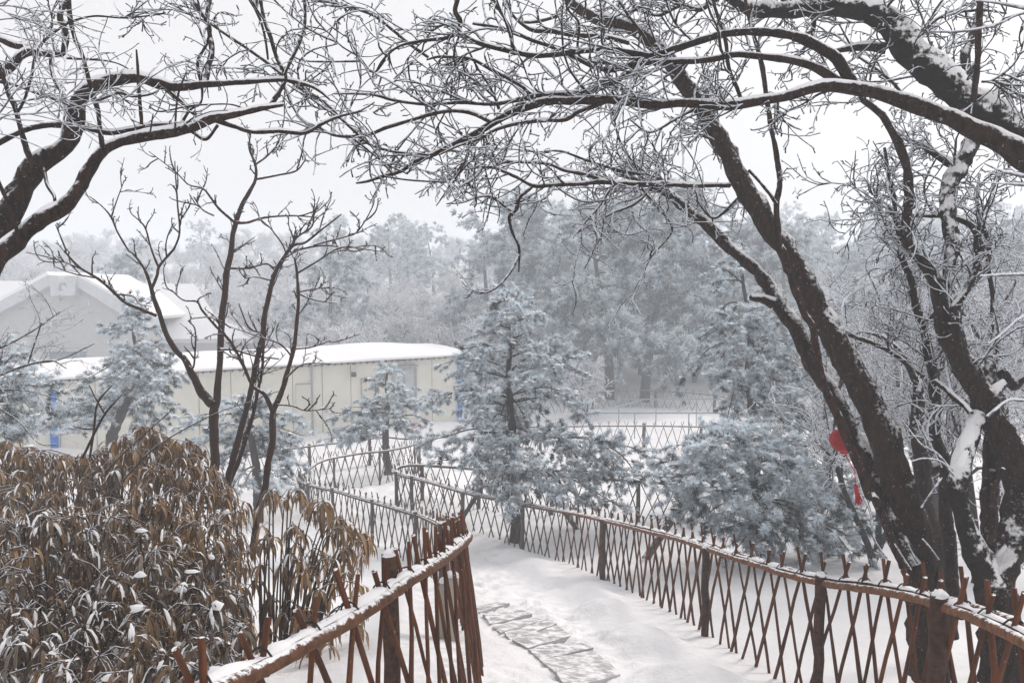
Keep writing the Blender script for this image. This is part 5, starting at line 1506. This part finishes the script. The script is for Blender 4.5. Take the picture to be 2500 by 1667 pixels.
pine('tall snow-covered pine behind the broad one, crossed by the leaning trunk', 6,
     [(800, 1200, 70), (800, 1060, 60), (782, 900, 48), (772, 740, 44), (782, 560, 36), (770, 400, 28), (745, 250, 20), (725, 100, 10)], 18.5,
     [[(740, 220), (640, 140), (540, 150)], [(730, 150), (680, 60)], [(735, 200), (620, 200), (600, 260)], [(760, 330), (650, 330), (590, 425)], [(775, 440), (620, 460), (480, 565)], [(775, 520), (560, 580), (420, 725)], [(775, 600), (640, 640), (560, 765)], [(770, 450), (700, 480), (640, 570)], [(765, 380), (860, 350), (930, 400)],
      [(775, 440), (900, 420), (1000, 485)], [(778, 560), (950, 540), (1060, 645)], [(780, 600), (950, 620), (1080, 705)], [(780, 760), (700, 800), (650, 980)], [(780, 740), (860, 780), (900, 880)], [(780, 700), (920, 740), (1000, 810)], [(778, 680), (1000, 720), (1150, 785)], [(780, 740), (1050, 800), (1235, 905)], [(782, 800), (1050, 900), (1200, 1055)],
      [(782, 850), (950, 920), (1050, 1005)], [(782, 860), (880, 960), (950, 1060)], [(778, 680), (820, 740), (850, 810)], [(775, 700), (720, 780), (690, 880)], [(770, 350), (690, 400), (620, 400)], [(772, 500), (690, 560), (520, 660)], [(775, 560), (850, 600), (900, 700)], [(760, 300), (850, 280), (900, 320)]], 103, depth=1.4, frost=0.80, lump=0.16, tl=0.125, wd=0.017, dens=7.5, bl=(0.22, 0.5), extra=1.1, nn=18)
pine('small snow-covered pine standing before the door of the cream building', 5,
     [(462, 1260, 44), (452, 1160, 40), (450, 1060, 36), (462, 900, 28), (455, 780, 18), (460, 690, 10)], 23.5,
     [[(456, 760), (420, 720)], [(456, 740), (490, 700)], [(456, 800), (380, 770)], [(458, 850), (570, 820)], [(460, 880), (330, 890)], [(460, 900), (600, 890)], [(460, 930), (260, 925)], [(460, 940), (620, 910), (735, 935)], [(455, 980), (300, 950), (160, 975)], [(455, 990), (600, 970), (700, 1005)], [(452, 1020), (320, 1000), (210, 1045)],
      [(450, 1060), (340, 1050), (250, 1095)], [(452, 1030), (560, 1030), (620, 1065)], [(452, 1000), (400, 1000), (350, 1050)], [(455, 960), (540, 970), (570, 1010)], [(450, 1080), (300, 1100), (150, 1100)], [(455, 900), (420, 880), (390, 940)]], 104, depth=0.9, frost=0.82, lump=0.14, tl=0.13, wd=0.02, dens=8, bl=(0.22, 0.45), extra=0.8, nn=16)
pine('snow-covered pine with a long bare leader beside the blue post of the cream building', 4,
     [(640, 1120, 60), (660, 1040, 54), (720, 920, 50), (785, 800, 40), (785, 640, 26), (765, 500, 16), (758, 400, 12), (755, 335, 8)], 21.5,
     [[(757, 350), (790, 330)], [(757, 400), (720, 390)], [(757, 390), (795, 395)], [(762, 485), (690, 470), (610, 488)], [(762, 485), (810, 450), (862, 482)], [(780, 590), (690, 580)], [(782, 580), (860, 560), (950, 615)], [(785, 640), (680, 640)], [(785, 680), (640, 690), (500, 765)], [(785, 690), (900, 660), (980, 725)], [(785, 740), (920, 720), (1030, 745)],
      [(780, 780), (600, 760), (450, 815)], [(770, 820), (560, 860), (400, 905)], [(760, 850), (560, 880), (340, 965)], [(740, 880), (500, 940), (260, 1015)], [(720, 920), (450, 1000), (160, 1050)], [(780, 820), (900, 800), (960, 850)], [(770, 850), (900, 880), (1000, 965)], [(750, 900), (850, 930), (905, 1005)], [(740, 920), (790, 980), (805, 1050)], [(785, 740), (740, 760), (650, 800)],
      [(785, 620), (850, 640), (900, 690)], [(780, 700), (820, 760), (880, 800)], [(760, 860), (680, 900), (640, 960)], [(782, 640), (740, 640), (660, 720)], [(785, 760), (860, 780), (1010, 790)]], 105, depth=1.1, frost=0.72, lump=0.20, tl=0.13, wd=0.019, dens=8, bl=(0.22, 0.48), extra=1.1, nn=16)
pine('low snow-covered pine behind the slender brown stems', 4,
     [(1480, 1400, 50), (1470, 1250, 44), (1440, 1100, 36), (1430, 980, 22), (1425, 900, 10)], 18.0,
     [[(1430, 960), (1300, 900)], [(1430, 940), (1530, 890)], [(1432, 980), (1250, 960), (1060, 985)], [(1435, 1000), (1550, 960), (1680, 985)], [(1440, 1040), (1250, 1020), (1000, 1045)], [(1440, 1060), (1580, 1040), (1740, 1090)], [(1445, 1100), (1280, 1100), (1120, 1130)], [(1450, 1120), (1600, 1110), (1700, 1150)], [(1460, 1180), (1350, 1180), (1260, 1260)],
      [(1465, 1220), (1580, 1200), (1720, 1255)], [(1470, 1260), (1400, 1290), (1330, 1390)], [(1475, 1290), (1600, 1290), (1690, 1345)], [(1478, 1320), (1560, 1360), (1600, 1430)], [(1440, 1060), (1400, 1080), (1350, 1150)], [(1440, 1020), (1480, 1060), (1550, 1130)]], 106, depth=1.0, frost=0.78, lump=0.14, tl=0.125, wd=0.016, dens=8, bl=(0.22, 0.48), extra=1.1, nn=16)
pine('snowy dark evergreen shrub cut by the left edge, before the cream building', 4,
     [(-60, 1200, 40), (-40, 1000, 36), (-20, 800, 26), (0, 640, 14)], 14.0,
     [[(-20, 760), (60, 640), (130, 640)], [(-20, 800), (120, 720), (220, 760)], [(-25, 860), (150, 800), (310, 830)], [(-30, 900), (140, 880), (250, 920)], [(-30, 950), (100, 940), (160, 990)], [(-35, 1000), (80, 1020), (150, 1060)], [(-40, 1050), (60, 1090), (130, 1130)], [(-10, 700), (40, 590)], [(-20, 840), (60, 800), (90, 870)]], 107, depth=0.9, frost=0.72, lump=0.14, tl=0.10, wd=0.012, dens=10, extra=1.2, name='evergreen_shrub')

# ------------------------------------------------------------------ rimed broadleaf shrubs and trees at middle distance
def bare_parts(seed, H, spread, trunks=1, n1=9, n2=7, n3=5, n4=3, r=0.05, tw=0.01, up=0.06, lean=0.15):
    g = np.random.default_rng(seed)
    gt, gc = Geo(), Geo()
    D = unit(np.c_[g.normal(0, lean, (trunks, 2)), np.ones(trunks)])
    p0 = grow(g, g.normal(0, 0.06, (trunks, 3)) * [1, 1, 0] - UP * 0.1, D, np.full(trunks, H * 0.8), 9, 0.10, 0.02)
    gt.tubes(p0, r * np.linspace(1.15, 0.3, 9)[None] * np.ones((trunks, 1)), 8)
    o, d, t = spawn(g, p0, n1, 0.25, 1.0, 30, 65, 0.8, 0.1)
    L = H * spread * g.uniform(0.6, 1.0, len(o)) * (1.15 - 0.6 * t)
    p1 = grow(g, o, d, L, 8, 0.17, up)
    gt.tubes(p1, r * 0.42 * np.linspace(1, 0.35, 8)[None] * np.ones((len(o), 1)), 6)
    o, d, t = spawn(g, p1, n2, 0.2, 1.0, 25, 65, 0.9, 0.05)
    p2 = grow(g, o, d, np.repeat(L, n2) * g.uniform(0.3, 0.6, len(o)), 6, 0.18, 0.02)
    gc.tubes(p2, max(r * 0.16, tw * 1.3) * np.linspace(1, 0.6, 6)[None] * np.ones((len(o), 1)), 5)
    o, d, t = spawn(g, p2, n3, 0.15, 1.0, 25, 65, 1.0, 0.02)
    l3 = H * spread * g.uniform(0.08, 0.22, len(o))
    p3 = grow(g, o, d, l3, 5, 0.2, 0.0)
    gc.tubes(p3, tw * np.linspace(1, 0.8, 5)[None] * np.ones((len(o), 1)), 4)
    if n4:
        o, d, t = spawn(g, p3, n4, 0.3, 1.0, 20, 70, 1.0, -0.05)
        p4 = grow(g, o, d, np.repeat(l3, n4) * g.uniform(0.25, 0.5, len(o)), 3, 0.2, 0.0)
        gc.tubes(p4, tw * 0.85 * np.ones((len(o), 3)), 3)
    return gt, gc


def bare_tree(label, px, py, d, H, spread, seed, trunks=1, bark='bark', twig='twig_white', name='rimed_tree', group=None, **kw):
    b = hit(px, py, max(2, d - 4), d + 8) if py else None
    b = P(px, 1000, d) if b is None else b
    b = np.array([b[0], b[1], gz(b[0], b[1])])
    root = thing(name, label, 'tree', b, group)
    gt, gc = bare_parts(seed, H, spread, trunks, **kw)
    obj('trunk', gt.mesh('trunk'), M[bark], root, loc=(0, 0, 0))
    obj('crown', gc.mesh('crown'), M[twig], root, loc=(0, 0, 0), kind='stuff')
    return root


bare_tree('rime-white bushy tree filling the gap right of the leaning trunk', 2140, None, 12.5, 5.2, 0.42, 201, trunks=3, r=0.05, tw=0.0075, n1=8, n2=7, n3=5, n4=2)
bare_tree('rime-white tree behind the forked trunk, reaching the right edge', 2420, None, 11.0, 6.0, 0.42, 202, trunks=2, r=0.06, tw=0.0075, n1=10, n2=8, n3=6, n4=2)
bare_tree('pale rimed tree standing behind the slim dark stem', 2290, None, 17.0, 6.5, 0.40, 203, trunks=3, r=0.07, tw=0.011, n1=9, n2=8, n3=5, n4=2)
bare_tree('low rimed bush between the leaning trunk and the far fence', 2020, None, 22.0, 5.0, 0.40, 204, trunks=4, r=0.05, tw=0.013, n1=8, n2=7, n3=5, n4=2)
bare_tree('wide rimed tree crowding the right edge behind the others', 2560, None, 15.0, 7.5, 0.42, 205, trunks=2, r=0.08, tw=0.010, n1=11, n2=8, n3=6, n4=2)
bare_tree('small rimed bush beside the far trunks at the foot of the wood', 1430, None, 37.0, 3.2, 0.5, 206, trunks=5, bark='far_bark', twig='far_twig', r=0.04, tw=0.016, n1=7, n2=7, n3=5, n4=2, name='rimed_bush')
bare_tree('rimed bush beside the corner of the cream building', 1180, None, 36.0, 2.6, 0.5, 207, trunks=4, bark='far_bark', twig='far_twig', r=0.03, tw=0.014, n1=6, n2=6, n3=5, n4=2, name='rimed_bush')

# ------------------------------------------------------------------ the wood: two big pines in the mist, then the slope
def big_pine_parts(seed, H, R, clear=0.3, nb=34, tl=0.34, wd=0.055, nn=13, dens=5.4, per=6, frost=0.70, lump=0.0, sag=-0.05):
    g = np.random.default_rng(seed)
    gt, gw, gn, gs = Geo(), Geo(), Geo(), Geo()
    tr = grow(g, np.array([[0, 0, -0.3]]), UP[None], np.array([H]), 12, 0.035, 0.05)
    gt.tubes(tr, (H * 0.028 * np.linspace(1.0, 0.12, 12))[None], 12)
    o, d, t = spawn(g, tr, nb, clear, 0.99, 62, 95, 0.25, 0.05)
    u = (t - clear) / (1 - clear)
    L = R * (0.35 + 0.65 * np.sqrt(np.clip(1.05 - u, 0, 1))) * g.uniform(0.6, 1.1, len(o))
    p = grow(g, o, d, L, 9, 0.10, sag)
    rr = H * 0.006 * np.linspace(1, 0.35, 9)[None] * np.ones((len(o), 1))
    gw.tubes(p, rr, 6)
    bs = [np.c_[p[i], rr[i]] for i in range(len(p))] + [np.c_[tr[0, -5:], np.full(5, 0.03)]] * 2
    dress(g, bs, gw, gn, gs, dens, (R * 0.14, R * 0.34), tl, wd, per, nn, frost, lump, br=0.02, t0=0.38, droop=-0.06, flat=0.15)
    return gt, gw, gn, gs


def big_pine(label, px, py, d, seed, H, R, mat='needles_far', name='pine_tree', group=None, **kw):
    b = hit(px, py, d - 6, d + 10) if py else P(px, 950, d)
    b = np.array([b[0], b[1], gz(b[0], b[1])])
    root = thing(name, label, 'pine', b, group)
    key = seed % 3
    if key not in BIG:
        gt, gw, gn, gs = big_pine_parts(seed, 11.0, 4.2, **kw)
        BIG[key] = (gt.mesh('trunk'), gw.mesh('branches'), gn.mesh('crown', smooth=False, attr=True))
    t_, w_, c_ = BIG[key]
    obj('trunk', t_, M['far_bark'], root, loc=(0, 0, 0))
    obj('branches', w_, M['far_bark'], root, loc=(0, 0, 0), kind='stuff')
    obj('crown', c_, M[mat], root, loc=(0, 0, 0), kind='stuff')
    root.scale = (R / 4.2, R / 4.2, H / 11.0)
    root.rotation_euler = (0, 0, seed * 1.3)
    return root


BIG = {}


big_pine('big misty pine with a thick bare lower trunk behind the far fence', 1573, 980, 41, 301, 11.5, 4.2, nb=44, clear=0.26)
big_pine('big misty pine just left of the thick-trunked one, set farther back', 1488, 975, 44, 302, 11.0, 4.2, nb=38, clear=0.27)
big_pine('misty pine in the dark gap behind the two big ones', 1660, None, 50, 303, 12.5, 4.5, nb=38, clear=0.25)
big_pine('misty pine rising left of the two big ones, fading into fog', 1380, None, 54, 304, 12.5, 4.6, nb=38, clear=0.2)
big_pine('misty pine behind the leaning trunk at the edge of the wood', 1860, None, 48, 305, 10.5, 4.2, nb=38, clear=0.2)
big_pine('misty snow-laden pine seen through the rimed trees on the right', 2180, None, 44, 306, 9.5, 4.2, nb=38, clear=0.15, frost=0.66)
big_pine('misty pine half hidden by the forked trunk', 2440, None, 46, 307, 11.0, 4.4, nb=38, clear=0.15)

def copy_tree(src, loc, rz, sc, label, group):
    r = src.copy()
    COL.objects.link(r)
    r.location = Vector(loc)
    r.rotation_euler = (0, 0, rz)
    r.scale = (sc, sc, sc)
    r['label'], r['group'] = label, group
    for ch in src.children:
        c = ch.copy()
        COL.objects.link(c)
        c.parent = r
    return r


g = np.random.default_rng(400)
LAB_D, GRP_D = 'rimed bare tree fading into fog in the mass on the wooded slope', 'bare trees on the foggy slope'
LAB_P, GRP_P = 'fog-pale pine standing among the bare trees of the wooded slope', 'pines on the foggy slope'
protoD = []
for n_ in range(4):
    t = thing('rimed_tree', LAB_D, 'tree', (0, 0, 0), GRP_D)
    gt, gc = bare_parts(410 + n_, 6.0, 0.42, 3 + n_ % 2, 8, 7, 6, 2, r=0.09, tw=0.025, up=0.07, lean=0.22)
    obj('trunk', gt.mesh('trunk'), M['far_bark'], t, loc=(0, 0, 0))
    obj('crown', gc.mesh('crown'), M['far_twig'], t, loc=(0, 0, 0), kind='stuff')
    protoD.append(t)
protoP = []
for n_ in range(2):
    t = thing('pine_tree', LAB_P, 'pine', (0, 0, 0), GRP_P)
    gt, gw, gn, gs = big_pine_parts(430 + n_, 9.0, 3.4, clear=0.2, nb=34, tl=0.38, wd=0.085, nn=10, dens=3.0, per=5)
    obj('trunk', gt.mesh('trunk'), M['far_bark'], t, loc=(0, 0, 0))
    obj('crown', gn.mesh('crown', smooth=False, attr=True), M['needles_far'], t, loc=(0, 0, 0), kind='stuff')
    protoP.append(t)
usedD, usedP = set(), set()
spots = []
for row, y in enumerate([47, 50.5, 54.5, 59, 64, 70, 77, 85, 94, 104, 116, 130]):
    stepx = (2.0 + 0.030 * y) * (1.0 if y < 90 else 0.72)
    x = -0.72 * y - g.uniform(0, 2)
    while x < 0.72 * y:
        xx, yy = x + g.normal(0, 0.7), y + g.normal(0, 1.0)
        x += stepx * g.uniform(0.75, 1.25)
        px = 1250 + F_PX * xx / yy
        if y < 62 and px < 640:                            # the houses stand here
            continue
        if y < 52 and 1450 < px < 2050:                     # the open bank between the big trunks
            continue
        spots.append((xx, yy, px))
for xx, yy, px in spots:
    isp = g.random() < (0.42 if 850 < px < 1080 and yy > 68 else 0.30 if px > 1300 and yy > 54 else 0.04)
    pool, used = (protoP, usedP) if isp else (protoD, usedD)
    k = int(g.integers(len(pool)))
    loc = (xx, yy, gz(xx, yy))
    sc = g.uniform(0.72, 1.08) * (0.97 if px < 1150 else 1.08)
    if k in used:
        copy_tree(pool[k], loc, g.uniform(0, 6.28), sc, LAB_P if isp else LAB_D, GRP_P if isp else GRP_D)
    else:
        used.add(k)
        pool[k].location, pool[k].rotation_euler, pool[k].scale = Vector(loc), (0, 0, g.uniform(0, 6.28)), (sc,) * 3

# ------------------------------------------------------------------ brown-leaved bush in the lower left
def leaf_batch(ge_l, ge_s, g, O, D, L, W, tint, snow_p, droop=0.85, segs=5):
    """long drooping leaves, slightly folded along the midrib, some with snow along the arch"""
    K = len(O)
    D = unit(D)
    pts = [O]
    d = D.copy()
    for i in range(segs):
        d = unit(d + np.array([0, 0, -1.0]) * droop + g.normal(0, 0.06, d.shape))
        pts.append(pts[-1] + d * (L / segs)[:, None])
    p = np.stack(pts, 1)
    tan = unit(np.gradient(p, axis=1))
    hor = unit(np.cross(D, UP) + g.normal(0, 0.35, D.shape))
    side = unit(hor[:, None] - tan * (hor[:, None] * tan).sum(-1, keepdims=True))
    nor = np.cross(side, tan)
    nor *= np.sign(nor[..., 2:3] + 1e-9)
    prof = np.array([0.25, 0.8, 1.0, 0.95, 0.6, 0.06])[:segs + 1]
    w = (W[:, None] * prof[None] / 2)[..., None]
    fold = 0.35
    v = np.stack([p - side * w + nor * w * fold, p, p + side * w + nor * w * fold], 2)
    n = segs + 1
    i = np.arange(segs)[:, None] * 3
    j = np.arange(2)[None]
    q = np.stack([i + j, i + j + 1, i + 3 + j + 1, i + 3 + j], -1).reshape(-1, 4)
    q = (q[None] + (np.arange(K) * n * 3)[:, None, None]).reshape(-1, 4)
    fr = np.clip(g.normal(0.0, 0.05, (K, n, 3)) + g.normal(0.0, 0.05, (K, 1, 1)) + np.array([0.10, 0.0, 0.10])[None, None], 0, 0.4)
    ge_l.add(v.reshape(-1, 3), q, None, fr.ravel(), np.repeat(tint, n * 3))
    pick = np.where(g.random(K) < snow_p)[0]
    if len(pick) and ge_s is not None:
        m = 4
        ps, ss, ns, ww = p[pick, :m], side[pick, :m], nor[pick, :m], (W[pick, None] * prof[None, :m])[..., None]
        hgt = np.array([0.3, 1.0, 0.9, 0.1])[None, :, None] * g.uniform(0.5, 1.2, (len(pick), 1, 1)) * ww * 0.55 + 0.002
        v = np.stack([ps - ss * ww * 0.52 + ns * 0.003, ps - ss * ww * 0.3 + UP * hgt, ps + ss * ww * 0.3 + UP * hgt, ps + ss * ww * 0.52 + ns * 0.003], 2)
        i = np.arange(m - 1)[:, None] * 4
        j = np.arange(3)[None]
        q = np.stack([i + j, i + j + 1, i + 4 + j + 1, i + 4 + j], -1).reshape(-1, 4)
        ge_s.add(v.reshape(-1, 3), (q[None] + (np.arange(len(pick)) * m * 4)[:, None, None]).reshape(-1, 4))
    return p


def leafy_bush(name, label, d0, d1, region, top, n_nodes, seed, base_px, leaf_l=(0.09, 0.17), leaf_w=(0.014, 0.024), per=(5, 9), parts=0, snow_p=0.45, lump=0.10, bright=0.5, depth_bias=1.0, stem_n=60):
    """nodes of drooping leaves through the bush's volume: region = photo columns, top = outline of its upper edge"""
    g = np.random.default_rng(seed)
    tx, ty = np.array(top, float).T
    N = []
    while len(N) < n_nodes:
        px = g.uniform(*region)
        yt = np.interp(px, tx, ty)
        f = g.random() ** depth_bias
        py = yt + (1720 - yt) * f
        # lower nodes of the bush stand nearer: the side of a mound
        d = d1 - (d1 - d0) * min(1.0, f * 1.25) + g.uniform(0.0, 0.7)
        p = P(px, py, d)
        if p[2] > gz(p[0], p[1]) + 0.05:
            N.append(p)
    N = np.array(N)
    b0 = P(*base_px)
    base = np.array([b0[0], b0[1], gz(b0[0], b0[1])])
    root = thing(name, label, 'bush', base)
    gl, gs, gst = Geo(), Geo(), Geo()
    # stems from the ground up to a share of the nodes
    pick = g.choice(len(N), min(stem_n, len(N)), replace=False)
    E = N[pick]
    B = base + np.c_[(E[:, 0] - base[0]) * 0.45, (E[:, 1] - base[1]) * 0.5 + g.normal(0, 0.15, len(E)), np.zeros(len(E))]
    B[:, 2] = ground_z(B[:, :2], False) - 0.05
    t = np.linspace(0, 1, 9)[None, :, None]
    ctl = np.stack([B[:, 0] * 0.6 + E[:, 0] * 0.4, B[:, 1] * 0.6 + E[:, 1] * 0.4, np.maximum(E[:, 2], B[:, 2]) + 0.18], -1)
    sp = B[:, None] * (1 - t) ** 2 + ctl[:, None] * 2 * t * (1 - t) + E[:, None] * t ** 2
    gst.tubes(sp, 0.008 * np.linspace(1.3, 0.45, 9)[None] * np.ones((len(E), 1)), 5)
    near = np.argmin(((N[:, None] - sp[:, 4:].reshape(-1, 3)[None, ::2]) ** 2).sum(-1), 1)
    src = sp[:, 4:].reshape(-1, 3)[::2][near]
    far_ = np.linalg.norm(N - src, axis=1) < 0.6
    gst.tubes(np.stack([src[far_], (src[far_] + N[far_]) / 2 + UP * 0.03, N[far_]], 1), 0.0035 * np.ones((far_.sum(), 3)), 4)
    O, D, T = [], [], []
    for p in N:
        m = int(g.integers(*per))
        a = g.uniform(0, 6.28, m)
        O.append(p + g.normal(0, 0.012, (m, 3)))
        D.append(np.c_[np.cos(a), np.sin(a), g.uniform(0.1, 0.9, m)])
        T.append(np.clip(g.normal(bright, 0.14) + g.normal(0, 0.16, m), 0, 1))
    O, D, T = np.vstack(O), np.vstack(D), np.concatenate(T)
    L, W = g.uniform(*leaf_l, len(O)), g.uniform(*leaf_w, len(O))
    if parts:
        order = np.argsort(O[:, 1])
        sel = order[:: max(1, len(order) // parts)][:parts]
        for s_ in sel:
            gi = Geo()
            leaf_batch(gi, None, g, O[s_:s_ + 1], D[s_:s_ + 1], L[s_:s_ + 1] * 1.1, W[s_:s_ + 1] * 1.15, T[s_:s_ + 1], 0)
            obj('leaf', gi.mesh('leaf', attr=True), M['leaf'], root)
        keep = np.ones(len(O), bool)
        keep[sel] = False
        O, D, L, W, T = O[keep], D[keep], L[keep], W[keep], T[keep]
    leaf_batch(gl, gs, g, O, D, L, W, T, snow_p)
    obj('stems', gst.mesh('stems'), M['stem'], root, kind='stuff')
    obj('leaves', gl.mesh('leaves', attr=True), M['leaf'], root, kind='stuff')
    pk = g.random(len(N)) < lump
    if pk.any():
        lumps(gs, g, N[pk] + UP * 0.02, g.uniform(0.014, 0.034, pk.sum()))
    obj('snow', gs.mesh('snow'), M['snow_soft'], root, kind='stuff')
    return root


TOP_BACK = [(-60, 1080), (20, 1070), (100, 1105), (200, 1110), (280, 1075), (330, 1040), (380, 1045), (420, 1075), (470, 1070), (520, 1130), (560, 1190), (620, 1250), (680, 1330), (720, 1420)]
TOP_FRONT = [(-60, 1250), (60, 1230), (200, 1250), (350, 1270), (480, 1330), (560, 1400), (640, 1480), (700, 1580)]
leafy_bush('brown_leaved_bush', 'dense bush of drooping rusty-brown leaves, its upper half under patchy snow', 4.6, 7.2, (-60, 600), TOP_BACK, 1750, 601, (250, 1500, 6.2), leaf_l=(0.08, 0.25), leaf_w=(0.011, 0.027), lump=0.02, bright=0.66, snow_p=0.13, depth_bias=1.2, stem_n=110)
leafy_bush('dark_leaved_bush', 'darker snow-dusted bush in the bottom left corner, in front of the rusty one', 3.0, 4.6, (-60, 600), TOP_FRONT, 720, 602, (150, 1700, 4.0), leaf_l=(0.07, 0.19), leaf_w=(0.010, 0.022), bright=0.40, snow_p=0.26, lump=0.04, depth_bias=1.0, stem_n=70)
TOP_SPRAY = [(600, 1290), (650, 1210), (690, 1165), (740, 1210), (800, 1230), (850, 1270), (910, 1310)]
leafy_bush('hanging_leaf_spray', 'loose spray of hanging brown leaves between the bush and the fence', 5.6, 6.4, (610, 905), TOP_SPRAY, 105, 603, (640, 1560, 6.2), leaf_l=(0.10, 0.25), leaf_w=(0.014, 0.030), per=(5, 9), parts=280, snow_p=0.15, lump=0.02, bright=0.74, depth_bias=1.5, stem_n=46)

# ------------------------------------------------------------------ the mist
ge = Geo()
ge.box((0, 255, 1.5), (1120, 560, 33))
haze = obj('haze', ge.mesh('haze', smooth=False), kind='stuff')
hm = bpy.data.materials.new('mist')
hm.use_nodes = True
nt = hm.node_tree
nt.nodes.clear()
ho = nt.nodes.new('ShaderNodeOutputMaterial')
hv = nt.nodes.new('ShaderNodeVolumePrincipled')
hv.inputs['Color'].default_value = (0.90, 0.952, 1.0, 1)
hv.inputs['Density'].default_value = 0.0064
hv.inputs['Anisotropy'].default_value = 0.2
nt.links.new(hv.outputs[0], ho.inputs['Volume'])
haze.data.materials.append(hm)
